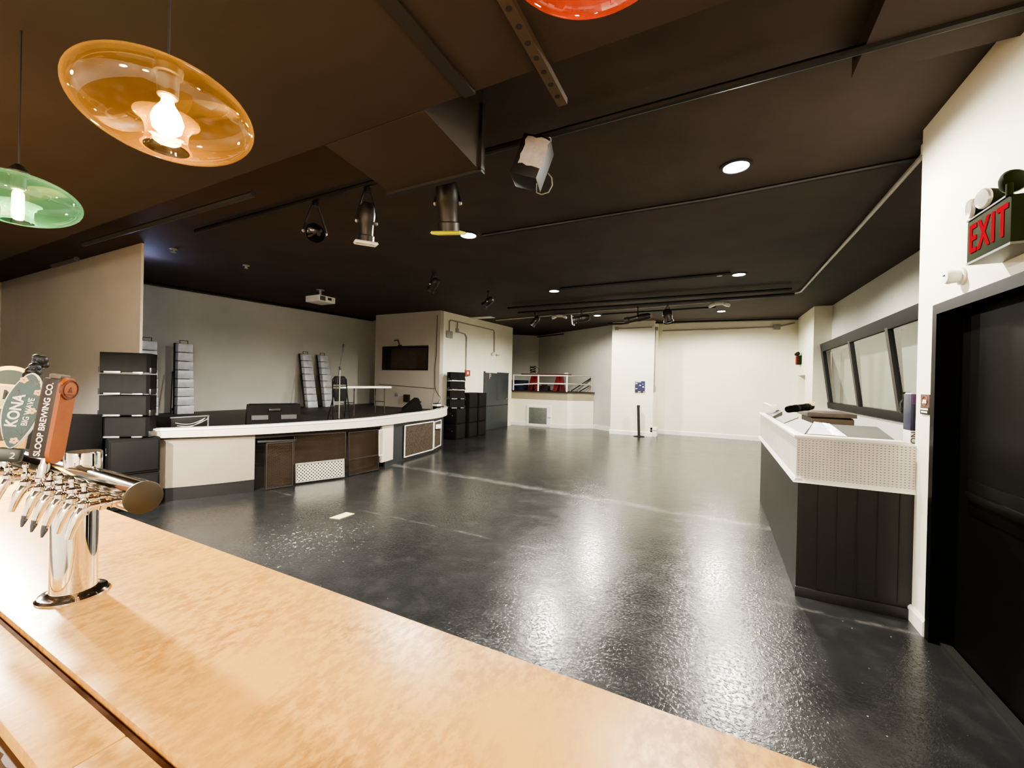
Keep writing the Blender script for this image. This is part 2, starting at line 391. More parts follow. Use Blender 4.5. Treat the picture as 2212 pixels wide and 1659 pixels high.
# booth window wall and the jog that carries the far exit sign
struct(MB().box(2.42, 2.6, 3.89, 12.25, 0, 1.15).box(2.42, 2.6, 3.89, 12.25, 2.72, 4).box(2.42, 2.6, 12.22, 12.25, 1.15, 2.72).box(2.42, 2.6, 3.89, 5.4, 1.15, 2.72).build('wall_booth', M['grey_wall']))
wj = MB().box(2.06, 2.6, 12.25, 13.2, 0, 4).box(2.06, 2.6, 14.25, 14.6, 0, 4).box(2.06, 2.6, 13.2, 14.25, 2.0, 4).box(2.5, 2.6, 13.2, 14.25, 0, 2.0)
struct(wj.build('wall_alcove', M['white']))
# far wall, pilaster and the angled wall by the raised platform
struct(MB().box(-1.85, 2.6, 14.52, 14.7, 0, 4).build('wall_far', M['white']))
struct(MB().box(-3.16, -1.83, 13.5, 14.6, 0, 4).build('column_far', M['white']))
struct(MB().extrude([(14.52,0),(14.495,0),(14.495,.12),(14.51,.14),(14.52,.14)], 'x', -1.83, 2.06).build('baseboard_far', M['whitepaint']))
struct(MB().extrude([(13.5,0),(13.475,0),(13.475,.12),(13.49,.14),(13.5,.14)], 'x', -3.18, -1.83).build('baseboard_column', M['whitepaint']))
struct(MB().prism([(-3.1,14.02),(-7.25,16.9),(-7.1,17.1),(-3.0,14.25)], 0, 4).build('wall_angled', M['grey_wall']))
bb = MB().prism([(-3.16,14.06),(-3.18,14.03),(-4.06,14.64),(-4.04,14.67)], 0, .14); struct(bb.build('baseboard_angled', M['whitepaint']))
struct(MB().prism([(-7.25,16.9),(-8.9,15.3),(-9.05,15.45),(-7.4,17.1)], 0, 4).build('wall_corner', M['grey_wall']))
# wall with the grey door, TV-height window wall at the end of the stage, backdrop, proscenium side wall
struct(MB().box(-7.1, -6.95, 9.38, 13.7, 0, 4).box(-9.4, -7.1, 13.55, 13.7, 0, 4).build('wall_side', M['white']))
wt = MB().box(-9.25, -9.09, 9.23, 9.38, 0, 4).box(-7.35, -6.95, 9.23, 9.38, 0, 4).box(-9.09, -7.35, 9.23, 9.38, 0, 1.91).box(-9.09, -7.35, 9.23, 9.38, 2.62, 4)
struct(wt.build('wall_stage', M['stagewall']))
struct(MB().box(-9.4, -9.251, 9.24, 10.2, 0, 4).box(-10.45, -9.25, 10.2, 10.3, 0, 4).build('wall_wing', M['stagewall']))
struct(MB().box(-10.45, -10.33, 2.76, 10.2, 0, 4).build('wall_backdrop', M['grey_wall']))
struct(MB().box(-13.2, -7.21, 2.72, 2.75, 0, 4).build('wall_left', M['tan_wall']))
# dropped soffit above the bar with its projecting duct end, and the small bulkhead above the door
so = MB().box(-13.2, 1.26, -2.6, 1.58, 2.95, 3.5)
struct(so.build('ceiling_soffit', M['soffit']))
MBd = MB().hexa([(-2.03,1.585,2.948),(-1.32,1.585,2.948),(-1.32,2.13,2.90),(-2.03,2.13,2.90),(-2.03,1.585,cz(1.585)-.002),(-1.32,1.585,cz(1.585)-.002),(-1.32,2.13,cz(2.13)-.002),(-2.03,2.13,cz(2.13)-.002)])
du = MBd.build('air_duct', M['soffit']); tag(du, 'dark boxed air duct projecting from the soffit above the bar', 'duct')
tag(MB().box(-2.06, -1.30, 2.095, 2.135, 2.885, 2.905).box(-1.335, -1.30, 2.095, 2.135, 2.9, 3.3).build('duct_flange', M['ductblack'], du))
struct(MB().box(.62, 1.26, 1.58, 2.84, 3.34, 3.6).build('ceiling_bulkhead', M['ceil']))
struct(MB().box(-1.08, -1.02, -2.6, 1.58, 2.935, 2.95).build('trim_1', M['ductblack']))

# ------------------------------------------------------------------ booth window (tilted glass)
def wx(z): return 2.2 + .2*(2.70-z)/1.51
w1 = struct(MB().hexa([(wx(2.52)-.02,5.4,2.52),(wx(2.52)-.02,12.2,2.52),(2.42,12.2,2.52),(2.42,5.4,2.52),(2.18,5.4,2.71),(2.18,12.2,2.71),(2.42,12.2,2.71),(2.42,5.4,2.71)], .005).build('window_1', M['darkgrey']))
MB().hexa([(2.37,5.4,1.17),(2.37,12.24,1.17),(2.43,12.24,1.17),(2.43,5.4,1.17),(wx(1.31)-.03,5.4,1.31),(wx(1.31)-.03,12.24,1.31),(2.43,12.24,1.31),(2.43,5.4,1.31)], .005).build('window_sill', M['darkgrey'], w1)
def mull(y, w): return MB().hexa([(wx(1.3)-.02,y-w,1.3),(wx(1.3)-.02,y+w,1.3),(2.43,y+w,1.3),(2.43,y-w,1.3),(wx(2.55)-.02,y-w,2.55),(wx(2.55)-.02,y+w,2.55),(2.35,y+w,2.55),(2.35,y-w,2.55)])
for y, w in ((12.12, .09), (9.85, .055), (7.9, .055)): mull(y, w).build('mullion', M['black'], w1)
for a, c in ((9.905, 12.03), (7.955, 9.795), (5.4, 7.845)):
    MB().poly([(wx(2.53)+.015,a,2.53),(wx(2.53)+.015,c,2.53),(wx(1.31)+.015,c,1.31),(wx(1.31)+.015,a,1.31)]).build('pane', M['glass'], w1, norm=False)
struct(MB().box(2.62, 2.68, 4, 12.3, .9, 3.0).build('wall_control_room', plaster('control_room_grey', '#8d9289')))
# projection window in the stage end wall
w2 = struct(MB().box(-9.09,-7.35,9.22,9.37,2.57,2.62).box(-9.09,-7.35,9.22,9.37,1.91,1.95).box(-9.09,-9.04,9.22,9.37,1.95,2.57).box(-7.39,-7.35,9.22,9.37,1.95,2.57).build('window_2', M['black']))
MB().box(-9.04,-7.39,9.36,9.38,1.95,2.57).build('pane', M['screenmid'], w2)
MB().box(-9.04,-8.87,9.30,9.36,1.95,2.57).build('blind', M['black'], w2)

# ------------------------------------------------------------------ stage
BASE = [(-6.9,1.9),(-6.55,2.3),(-6.14,2.85),(-5.82,3.5),(-5.62,4.25),(-5.48,5.0),(-5.50,5.7),(-5.64,6.4),(-5.76,7.3),(-5.98,8.0),(-6.4,8.72),(-6.95,9.2)]
def smooth(P, n=6):
    out = []
    for i in range(len(P)-1):
        p = [Vector(P[max(0,min(len(P)-1,i+k))]) for k in (-1,0,1,2)]
        for k in range(n):
            t = k/n
            out.append(.5*((2*p[1])+(-p[0]+p[2])*t+(2*p[0]-5*p[1]+4*p[2]-p[3])*t*t+(-p[0]+3*p[1]-3*p[2]+p[3])*t**3))
    out.append(Vector(P[-1])); return out
CUR = smooth(BASE)
def off(P, d):
    o = []
    for i, p in enumerate(P):
        t = (P[min(i+1,len(P)-1)]-P[max(i-1,0)]).normalized(); o.append(p + Vector((t.y,-t.x))*d)
    return o
def seg(ya, yb): return [p for p in CUR if ya-.01 <= p.y <= yb+.01]
SF = .82
stage = MB().prism([tuple(p) for p in off(CUR,-.02) if p.y > 2.2]+[(-6.95,9.22),(-9.24,9.22),(-9.24,10.19),(-10.32,10.19),(-10.32,2.77),(-7.2,2.77)], .74, SF)
st = struct(stage.build('floor_stage', M['stagefloor']))
def zb(y): return .825-.0125*(max(2.6,y)-2.6)
def strip(P, Q, z0, z1):
    """curved slab between plan curves P and Q"""
    t = bmesh.new(); f0 = z0 if callable(z0) else (lambda y: z0); f1 = z1 if callable(z1) else (lambda y: z1)
    rings = [[t.verts.new((p.x,p.y,f0(p.y))), t.verts.new((q.x,q.y,f0(p.y))), t.verts.new((q.x,q.y,f1(p.y))), t.verts.new((p.x,p.y,f1(p.y)))] for p, q in zip(P, Q)]
    for a, c in zip(rings, rings[1:]):
        for k in range(4): t.faces.new([a[k], a[(k+1)%4], c[(k+1)%4], c[k]])
    t.faces.new(rings[0]); t.faces.new(rings[-1][::-1])
    bmesh.ops.recalc_face_normals(t, faces=t.faces)
    b = MB(); b._merge(t); return b
struct(strip(off(CUR,.085), off(CUR,-.13), zb, .935).build('trim_stage_edge', M['offwhite']))
CAPTOP = strip(off(CUR,.095), off(CUR,.07), .915, .945)
struct(CAPTOP.build('trim_stage_nosing', M['whitepaint']))
L = seg(1.9, 3.5); struct(strip(off(L,0), off(L,-.03), .17, .80).build('trim_stage_skirt', M['skirt']))
L = seg(1.9, 3.5); struct(strip(off(L,-.01), off(L,-.03), 0, .17).build('trim_stage_kick', M['kick']))
L = seg(5.55, 6.0); struct(strip(off(L,.02), off(L,-.03), .1, .80).build('trim_stage_panel', M['offwhite']))
L = seg(5.6, 9.2); struct(strip(off(L,0), off(L,-.03), 0, .80).build('trim_stage_return', M['navy']))
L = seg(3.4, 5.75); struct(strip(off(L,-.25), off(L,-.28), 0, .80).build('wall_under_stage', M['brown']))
L = seg(3.45, 5.6); struct(strip(off(L,.0), off(L,-.03), .745, .80).build('trim_stage_lintel', M['brown']))

def panel(name, label, a, c, z0, z1, sheet, frame_mat, lean=.0, t=.012, cat='grille', bar=None, back=None, zc=None):
    """framed grille sheet standing between plan points a and c; lean pushes its top back"""
    a = Vector(a); c = Vector(c); d = (c-a); n = Vector((-d.y, d.x)).normalized()   # n points to the stage
    W = d.length; zc0, zc1 = zc if zc else (z0, z1)
    def P(u, z, o=0):
        k = (z-z0)/(z1-z0); q = a + d*(u/W) + n*(lean*k - o); return (q.x, q.y, z)
    th = thing(name, label, cat, ((a.x+c.x)/2, (a.y+c.y)/2, z0))
    def bar_(u0, u1, za, zb_, o0=-.006, o1=.012):
        return [P(u0,za,o0),P(u1,za,o0),P(u1,za,o1),P(u0,za,o1),P(u0,zb_,o0),P(u1,zb_,o0),P(u1,zb_,o1),P(u0,zb_,o1)]
    f = MB(); f.hexa(bar_(0,t,z0,z1)); f.hexa(bar_(W-t,W,z0,z1)); f.hexa(bar_(t,W-t,z0,z0+t)); f.hexa(bar_(t,W-t,z1-t,z1))
    if bar: f.hexa(bar_(t,W-t,bar,bar+.018))
    f.build('frame', frame_mat, th)
    b = MB(); b.poly([P(0,z0),P(W,z0),P(W,z1),P(0,z1)])
    uv = b.bm.loops.layers.uv.new('UVMap')
    for fc in b.bm.faces:
        for l, q in zip(fc.loops, ((0,0),(W,0),(W,z1-z0),(0,z1-z0))): l[uv].uv = q
    b.build('mesh_sheet', sheet, th, norm=False)
    return th
p = panel('vent_grille', 'narrow brown mesh grille with black curved cap leaning under the stage', (-5.72,3.60), (-5.60,3.93), .02, .68, M['meshdark'], M['lead'], .0)
MB().hexa([(-5.80,3.52,.68),(-5.57,3.96,.68),(-5.64,4.0,.68),(-5.86,3.57,.68),(-5.80,3.52,.715),(-5.57,3.96,.70),(-5.64,4.0,.70),(-5.86,3.57,.715)], .008).build('cap', M['black'], p)
panel('vent_grille', 'wide brown mesh grille behind the bright filter under the stage', (-5.72,4.02), (-5.46,4.76), .30, .745, M['meshdark'], M['lead'])
panel('filter_panel', 'bright silver mesh air filter propped on the floor against the stage', (-5.66,4.02), (-5.38,4.68), .03, .32, M['meshlight'], M['silver'], .03, .02, 'filter')
panel('vent_grille', 'tall brown mesh grille with a crossbar standing under the stage', (-5.42,4.80), (-5.36,5.40), .02, .735, M['meshdark'], M['brown'], .03, bar=.27)
panel('vent_grille', 'thin white mesh offcut beside the white stage panel', (-5.395,5.43), (-5.405,5.56), .25, .72, M['meshwhite'], M['whitepaint'])
def framed(name, label, a, c, z0, z1):
    th = panel(name, label, a, c, z0, z1, M['filterwool'], M['whitepaint'], 0, .018, 'filter'); return th
framed('filter_panel', 'large dusty brown filter in a white frame on the stage front', (-5.60,6.33), (-5.72,7.42), .06, .71)
q = framed('filter_panel', 'narrow dusty filter with pale scrap at the end of the stage front', (-5.735,7.46), (-5.93,7.98), .07, .69)
MB().hexa([(-5.735,7.52,.52),(-5.84,7.86,.50),(-5.83,7.87,.50),(-5.725,7.53,.52),(-5.735,7.52,.62),(-5.84,7.86,.60),(-5.83,7.87,.60),(-5.725,7.53,.62)]).build('scrap_patch', M['plastic'], q)

# ------------------------------------------------------------------ speakers
def make_sub(label, loc, rz, group, w=.46, d=.52, h=.43):
    """subwoofer; local +x is the grille side"""
    th = thing('subwoofer', label, 'speaker', loc, rz, group)
    MB().box(-d/2, d/2-.012, -w/2, w/2, 0, h-.006, .012).build('cabinet', M['cab'], th, local=True)
    MB().box(d/2-.014, d/2, -w/2+.02, w/2-.02, .03, h-.035, .004).build('speaker_grille', M['grille'], th, local=True)
    MB().box(-.08, .08, -w/2-.004, -w/2+.01, h*.55, h*.72, .003).build('handle', M['blackmetal'], th, local=True)
    MB().lathe([(.012,0),(.012,.008),(0,.010)], (.12,-w/2,h*.55), (0,-1,0), 12).build('socket', M['silver'], th, local=True)
    return th
def make_array(label, loc, rz, group, w=.5, d=.34, h=.255):
    """line array element: shallow V front, trapezoid plan, rigging plates on its flanks"""
    th = thing('line_array_speaker', label, 'speaker', loc, rz, group)
    plan = [(-d/2,-w*.36),(d/2-.06,-w/2),(d/2-.02,-w/2+.02),(d/2,.02),(d/2-.02,w/2-.02),(d/2-.06,w/2),(-d/2,w*.36)]
    MB().prism(plan, .012, h-.012).build('cabinet', M['cab'], th, local=True)
    MB().prism([(d/2-.019,-w/2+.025),(d/2+.004,.018),(d/2+.004,.024),(d/2-.019,w/2-.025),(d/2-.03,w/2-.03),(d/2-.03,-w/2+.03)], .022, h-.03).build('speaker_grille', M['grille'], th, local=True)
    MB().box(d/2-.03, d/2-.002, -w*.36, -.02, 0, .020, .002).build('rail', M['silver'], th, local=True)
    MB().box(d/2-.03, d/2-.002, .1, w*.4, 0, .016, .002).build('rail', M['silver'], th, local=True)
    for s in (-1, 1):
        MB().box(d/2-.16, d/2-.05, s*w/2-.012, s*w/2+.012, .0, .07, .004).build('rigging_plate', M['blackmetal'], th, local=True)
    return th
# stack by the grey door
sx = -6.66
s0 = make_sub('lowest black subwoofer under the line array beside the grey door', (sx,9.54,0), 0, 'subwoofers beside the grey door')
dup(s0, (sx,9.54,.43), 0, 'black subwoofer directly below the line array by the grey door')
lv = ('bottom', 'middle', 'top')
for j, (y, nm) in enumerate(((10.10,'middle stack'), (10.62,'stack nearest the grey door'))):
    for k in range(3):
        dup(s0, (sx+.05,y,.43*k), 0, f'{lv[k]} black subwoofer of the {nm} beside the grey door')
a0 = make_array('lowest black line array box stacked on subwoofers by the grey door', (sx+.03,9.55,.862), math.radians(-28), 'line array boxes by the grey door')
nm4 = ('lowest', 'second', 'third', 'topmost')
for k in range(1, 4): dup(a0, (sx+.03,9.55,.862+.256*k), math.radians(-28), f'{nm4[k]} black line array box stacked on subwoofers by the grey door')
# stack at the near end of the stage
nx, ny = -6.42, 2.36
dup(s0, (nx,ny,0), math.radians(-12), 'floor-level black subwoofer under the line array by the tan wall', 'subwoofers by the tan wall')
dup(s0, (nx,ny,.43), math.radians(-12), 'black subwoofer directly below the line array by the tan wall', 'subwoofers by the tan wall')
for k in range(4): dup(a0, (nx+.02,ny-.02,.862+.256*k), math.radians(-48), f'{nm4[k]} black line array box in the stack by the tan wall', 'line array boxes by the tan wall')
for k, nmz in enumerate(('lower','upper')):
    b0 = make_sub(f'{nmz} wide black bass cabinet standing beside the line array stack and bar', (-6.55,1.72,.575*k), math.radians(-62), 'bass cabinets by the bar', .62, .5, .575)

# ------------------------------------------------------------------ things on the stage
def pillar(y, label, lean):
    th = thing('foil_pillar', label, 'stage light', (-9.9, y, SF), 0, 'foil wrapped pillars on the stage')
    h = 1.46
    X = lambda z: -9.82 - lean*(z/h)
    b = MB(); n = 8
    for k in range(n):
        za, zc = h*k/n, h*(k+1)/n-.012; wa = .15-.02*k/n
        b.hexa([(X(za)-.1,y-wa,SF+za),(X(za)+.02,y-wa,SF+za),(X(za)+.02,y+wa,SF+za),(X(za)-.1,y+wa,SF+za),(X(zc)-.1,y-wa+.004,SF+zc),(X(zc)+.03,y-wa+.004,SF+zc),(X(zc)+.03,y+wa-.004,SF+zc),(X(zc)-.1,y+wa-.004,SF+zc)], .01)
    b.build('foil_face', M['foil'], th)
    MB().hexa([(X(0)-.16,y-.15,SF),(X(0)-.1,y-.15,SF),(X(0)-.1,y+.13,SF),(X(0)-.16,y+.13,SF),(X(h)-.14,y-.14,SF+h),(X(h)-.1,y-.14,SF+h),(X(h)-.1,y+.12,SF+h),(X(h)-.14,y+.12,SF+h)]).build('back_board', M['brown'], th)
    MB().tube([(X(h)-.05,y-.07,SF+h-.01),(X(h)-.05,y-.07,SF+h+.06),(X(h)-.05,y+.07,SF+h+.06),(X(h)-.05,y+.07,SF+h-.01)], .008, 8).build('handle', M['blackmetal'], th)
    MB().tube([(X(h*.6)-.14,y-.16,SF+h*.6),(-9.78,y-.27,SF+.01),(X(.1)-.14,y-.16,SF+.12)], .012, 8).build('brace', M['blackmetal'], th)
    return th
pillar(3.86, 'silver foil pillar half hidden by the line array stack, nearest the tan wall', .06)
pillar(4.47, 'bright silver foil pillar on stage behind the cable rack', .06)
pillar(7.44, 'leaning silver foil pillar on stage, further from the folding chair', .30)
pillar(7.98, 'leaning silver foil pillar on stage, close behind the folding chair', .30)

# folding chair (folded), table, microphone stand
th = thing('folding_chair', 'black folded metal chair standing against the white stage table', 'chair', (-6.78,5.73,SF))
xc = -6.78; yc = 5.73
MB().tube([(xc+.1,yc-.22,SF),(xc+.02,yc-.175,SF+.5),(xc,yc-.165,SF+.78),(xc,yc-.11,SF+.84),(xc,yc+.11,SF+.84),(xc,yc+.165,SF+.78),(xc+.02,yc+.175,SF+.5),(xc+.1,yc+.19,SF)], .012, 8).build('back_frame', M['chair'], th)
MB().hexa([(xc-.008,yc-.155,SF+.68),(xc+.012,yc-.155,SF+.68),(xc+.012,yc+.155,SF+.68),(xc-.008,yc+.155,SF+.68),(xc-.008,yc-.13,SF+.83),(xc+.012,yc-.13,SF+.83),(xc+.012,yc+.13,SF+.83),(xc-.008,yc+.13,SF+.83)], .006).build('backrest', M['chair'], th)
MB().tube([(xc,yc-.16,SF+.645),(xc,yc+.16,SF+.645)], .008, 8).build('crossbar', M['chair'], th)
MB().hexa([(xc+.03,yc-.14,SF+.35),(xc+.06,yc-.14,SF+.35),(xc+.06,yc+.12,SF+.35),(xc+.03,yc+.12,SF+.35),(xc,yc-.165,SF+.60),(xc+.03,yc-.165,SF+.60),(xc+.03,yc+.165,SF+.60),(xc,yc+.165,SF+.60)], .015).build('seat', M['chair'], th)
for s in (-1, 1): MB().tube([(xc-.07,yc+s*.20,SF),(xc+.03,yc+s*.15,SF+.5)], .011, 8).build('leg', M['chair'], th)
th = thing('folding_table', 'white plastic folding table with thin grey legs on the stage', 'table', (-7.1,6.3,SF))
ty0, ty1, tz = 5.88, 7.38, 1.462
MB().box(-7.4,-6.95,ty0,ty1,tz-.045,tz,.012).build('table_top', M['tabletop'], th)
for y in (6.33, 7.23):
    for x in (-7.32, -7.03): MB().tube([(x,y,SF),(x,y,tz-.045)], .012, 8).build('leg', M['lead'], th)
    MB().tube([(-7.32,y,SF+.28),(-7.03,y,SF+.28)], .008, 8).build('crossbar', M['blackmetal'], th)
MB().tube([(-7.15,ty0+.2,SF+.27),(-7.15,6.33,SF+.25)], .008, 8).build('brace', M['blackmetal'], th)
th = thing('microphone_stand', 'black boom microphone stand in front of the folding chair', 'microphone stand', (-6.55,5.54,SF))
MB().lathe([(.10,0),(.10,.012),(.02,.03),(.012,.03)], (-6.55,5.54,SF), (0,0,1), 20).build('base', M['blackmetal'], th)
MB().tube([(-6.55,5.54,SF+.02),(-6.55,5.54,SF+.98)], .010, 8).build('pole', M['silver'], th)
MB().lathe([(.018,-.03),(.022,0),(.018,.04)], (-6.55,5.54,SF+1.0), (0,0,1), 12).build('clutch', M['blackmetal'], th)
MB().tube([(-6.52,5.43,SF+.55),(-6.55,5.53,SF+1.0),(-6.6,5.64,SF+1.36)], .006, 8).build('boom', M['blackmetal'], th)
bm_ = MB().lathe([(.010,0),(.014,.10),(.022,.13),(.024,.155),(.018,.18),(0,.19)], (-6.598,5.635,SF+1.31), (-.15,.3,1), 14)
bm_.build('microphone', M['black'], th)

# floor monitors
def wedge(label, y, x, w, rz):
    th = thing('stage_monitor', label, 'speaker', (x, y, SF), rz, 'wedge monitors on the stage')
    prof = [(.22,0),(.24,.12),(.16,.36),(.10,.37),(-.22,.10),(-.24,0)]
    MB().extrude(prof, 'y', -w/2, w/2).build('cabinet', M['cab'], th, local=True)
    MB().hexa([(-.225,-w/2+.03,.105),(-.225,w/2-.03,.105),(.085,w/2-.03,.365),(.085,-w/2+.03,.365),(-.235,-w/2+.03,.115),(-.235,w/2-.03,.115),(.075,w/2-.03,.377),(.075,-w/2+.03,.377)]).build('speaker_grille', M['grille'], th, local=True)
    for s in (-1, 1):
        MB().hexa([(.225,s*w*.27-w*.15,.03),(.225,s*w*.27+w*.15,.03),(.22,s*w*.27+w*.15,.03),(.22,s*w*.27-w*.15,.03),(.243,s*w*.27-w*.15,.20),(.243,s*w*.27+w*.15,.20),(.2,s*w*.27+w*.15,.2),(.2,s*w*.27-w*.15,.2)]).build('connector_panel', M['greymid'], th, local=True)
    MB().box(.17,.225,-.08,.08,.26,.30,.008).build('handle', M['blackmetal'], th, local=True)
    return th
wedge('black wedge monitor with grey rear panels at the stage lip, seen from behind', 4.18, -6.48, .74, math.radians(-27))
wedge('black wedge monitor near the far end of the stage lip with devices on it', 7.72, -6.62, .62, math.radians(42))
th = thing('stage_box', 'small white connection box on the far end of the stage lip', 'audio box', (-6.27,8.1,SF))
MB().box(-6.33,-6.2,8.16,8.32,SF,SF+.24,.008).build('case', M['darkgrey'], th)
MB().box(-6.335,-6.19,8.15,8.33,SF+.17,SF+.22,.004).build('label_strip', M['plastic'], th)
cb = MB()
for k in range(3):
    pts = []
    for i in range(26):
        a = i/25*2*PI*1.6 + k; pts.append((-6.5+.14*math.cos(a)*(1-.2*k/3), 8.62+.14*math.sin(a), SF+.115+.012*k+.01*math.sin(3*a)))
    cb.tube(pts, .007, 6)
tag(cb.build('coiled_cable', M['black']), 'loose coil of black cable at the far end of the stage', 'cable')
th = thing('rack_case', 'open black rack case with silver edge and white leads on the stage', 'case', (-7.05,3.2,SF))
MB().box(-7.4,-6.86,2.95,3.42,SF,SF+.2,.006).build('case_body', M['black'], th)
MB().box(-6.87,-6.85,2.94,3.43,SF+.19,SF+.205).box(-6.87,-6.85,3.405,3.425,SF,SF+.2).build('edge_trim', M['silver'], th)
for k, (a, c) in enumerate((((-6.85,3.0,SF+.12),(-6.70,3.30,SF+.15)),((-6.85,3.02,SF+.08),(-6.70,3.34,SF+.14)),((-6.84,3.0,SF+.06),(-6.70,3.28,SF+.13)))):
    pts = [Vector(a).lerp(Vector(c), t/10)+Vector((0,0,-.05*math.sin(PI*t/10)+.03*t/10)) for t in range(11)]
    MB().tube(pts, .005, 6).build('lead', M['letter'], th)
th = thing('wall_bracket', 'small black bent bracket fixed above the window on the stage end wall', 'bracket', (-8.4,9.22,2.66))
MB().tube([(-8.55,9.15,2.78),(-8.43,9.15,2.79),(-8.40,9.16,2.74),(-8.40,9.21,2.64)], .018, 8).build('arm', M['blackmetal'], th)
MB().box(-8.47,-8.33,9.2,9.235,2.60,2.65,.004).build('base_plate', M['blackmetal'], th)
tag(MB().box(-8.53,-8.40,9.215,9.23,1.14,1.24,.003).box(-8.50,-8.47,9.21,9.216,1.17,1.21).box(-8.45,-8.42,9.21,9.216,1.16,1.20).build('socket_plate', M['greyplastic']), 'small grey socket plate low on the stage end wall', 'socket')
tag(MB().box(-8.18,-7.98,9.17,9.23,.99,1.20,.004).build('wall_box', M['brown']), 'dark square wall box low on the stage end wall', 'electrical box')
th = thing('wall_cable', 'thin cable dropping along the edge of the stage end wall', 'cable', (-7.05,9.22,2.5))
MB().tube([(-7.06,9.22,3.45),(-7.06,9.22,2.4),(-7.1,9.22,2.0),(-7.09,9.22,1.5),(-7.05,9.21,1.35),(-6.8,9.1,1.15),(-6.55,8.6,.97)], .008, 6).build('cable_run', M['brown'], th)
MB().tube([(-9.2,9.222,1.48),(-7.08,9.222,1.40)], .006, 6).build('branch', M['brown'], th)

# ------------------------------------------------------------------ wall with the grey door
d2 = struct(MB().box(-6.955,-6.93,11.72,13.40,0,1.93,.004).build('door_2', M['greydoor']))
MB().box(-6.962,-6.925,11.62,11.72,0,1.97).box(-6.962,-6.925,12.55,13.42,1.93,1.965).build('door_frame', M['greydoor'], d2)
MB().box(-6.932,-6.924,12.55,13.2,.98,1.82,.003).build('upper_panel', M['greydoor'], d2)
MB().box(-6.934,-6.926,11.74,13.38,.79,.815).build('seam_strip', M['black'], d2)
MB().lathe([(.03,0),(.03,.01),(.012,.015),(.012,.04),(.03,.05),(.03,.07),(0,.08)], (-6.93,13.28,1.02), (1,0,0), 14).build('door_knob', M['silver'], d2)
text('painted_letter', 'P', .26, (-6.922,12.02,1.80), (0,1,0), (0,0,1), M['peach'], d2)
def conduit(name, label, path, r, boxes=(), mat='greyplastic', cat='conduit'):
    th = thing(name, label, cat, path[0])
    MB().tube(path, r, 8).build('pipe', M[mat], th)
    for b in boxes: MB().box(*b[:6], .004).build(b[6], M[b[7]], th)
    return th
X = -6.925
conduit('electrical_conduit', 'looped grey conduit feeding the square box high on the white side wall', [(X,9.62,3.05),(X,9.62,3.33),(X,9.66,3.37),(X,9.75,3.38),(X,11.9,3.40),(X,12.18,3.40),(X,12.25,3.34),(X,12.27,2.66)], .018,
        [(-6.948,-6.90,9.5,9.76,2.86,3.06,'junction_box','greyplastic')])
conduit('electrical_conduit', 'bent grey conduit running down to the red alarm above the subwoofers', [(X,10.02,3.36),(X,10.02,3.12),(X,10.06,3.09),(X,10.44,3.06),(X,10.52,2.98),(X,10.53,1.95)], .018,
        [(-6.948,-6.90,9.96,10.07,3.06,3.18,'junction_box','greyplastic')])
th = thing('fire_alarm', 'small dull red alarm box on the white wall above the subwoofers', 'alarm', (X,10.62,1.86))
MB().box(-6.955,-6.89,10.50,10.72,1.79,1.97,.006).build('housing', M['alarm'], th)
MB().box(-6.892,-6.885,10.54,10.62,1.84,1.92).build('pull_lever', M['plastic'], th)
def twin_light(name, label, c, d, mat='plastic', body=True):
    """twin emergency flood heads on a short bar; d = bar direction in plan"""
    th = thing(name, label, 'emergency light', c); d = Vector(d); c = Vector(c)
    MB().hexa([tuple(c+d*s+Vector((-d.y,d.x,0))*t+Vector((0,0,z))) for z in (-.03,.02) for s, t in ((-.12,-.03),(.12,-.03),(.12,.03),(-.12,.03))], .005).build('housing', M[mat], th)
    for s in (-1, 1):
        MB().lathe([(.03,.03),(.075,0),(.08,-.04),(.07,-.055),(0,-.06)], tuple(c+d*(.16*s)+Vector((0,0,-.01))), (s*d.x*.4, s*d.y*.4, 1), 18).build('lamp_head', M[mat], th)
    return th
twin_light('emergency_light', 'white twin-head emergency light on the white wall above the grey door', (-6.88,12.30,2.62), (0,1,0))
tag(MB().box(-6.955,-6.94,12.14,12.46,2.24,2.5,.004).build('notice_card', M['whitepaint']), 'small pale notice under the emergency light above the grey door', 'sign')

# ------------------------------------------------------------------ raised platform with railing
pf = [(-7.09,13.98),(-4.83,13.98),(-4.37,14.45),(-4.06,14.66),(-6.9,16.62),(-7.35,16.75),(-8.7,15.4),(-8.7,13.72),(-7.09,13.72)]
struct(MB().prism(pf, 0, 1.0).build('wall_platform', M['white']))
ip = [(-7.09,13.99),(-4.835,13.99),(-4.375,14.455),(-4.07,14.66),(-6.9,16.61),(-7.35,16.73),(-8.69,15.4),(-8.69,13.73),(-7.09,13.73)]
struct(MB().prism(ip, 1.0, 1.29).build('wall_platform_band', M['cream']))
struct(MB().prism([(-7.12,13.93),(-4.81,13.93),(-4.34,14.41),(-4.0,14.60),(-6.9,16.60),(-7.35,16.72),(-8.68,15.4),(-8.68,13.74),(-7.12,13.74)], 1.29, 1.325).build('floor_platform', M['black']))
bp = [(-7.09,13.98),(-4.83,13.98),(-4.37,14.45),(-4.06,14.66)]
b = MB()
for i in range(3): 
    a, c = Vector(bp[i]), Vector(bp[i+1]); n = Vector(((c-a).y,-(c-a).x)).normalized()*.022
    b.prism([tuple(a),tuple(c),tuple(c+n),tuple(a+n)], 0, .13)
struct(b.build('baseboard_platform', M['whitepaint']))
h1 = thing('access_hatch', 'white framed access hatch with grey screen in the platform wall', 'hatch', (-5.95,13.97,.05))
MB().box(-6.42,-5.45,13.945,13.98,.03,.10).box(-6.42,-5.45,13.945,13.98,.70,.77).box(-6.42,-6.33,13.945,13.98,.1,.7).box(-5.60,-5.45,13.945,13.98,.1,.7).build('frame', M['whitepaint'], h1)
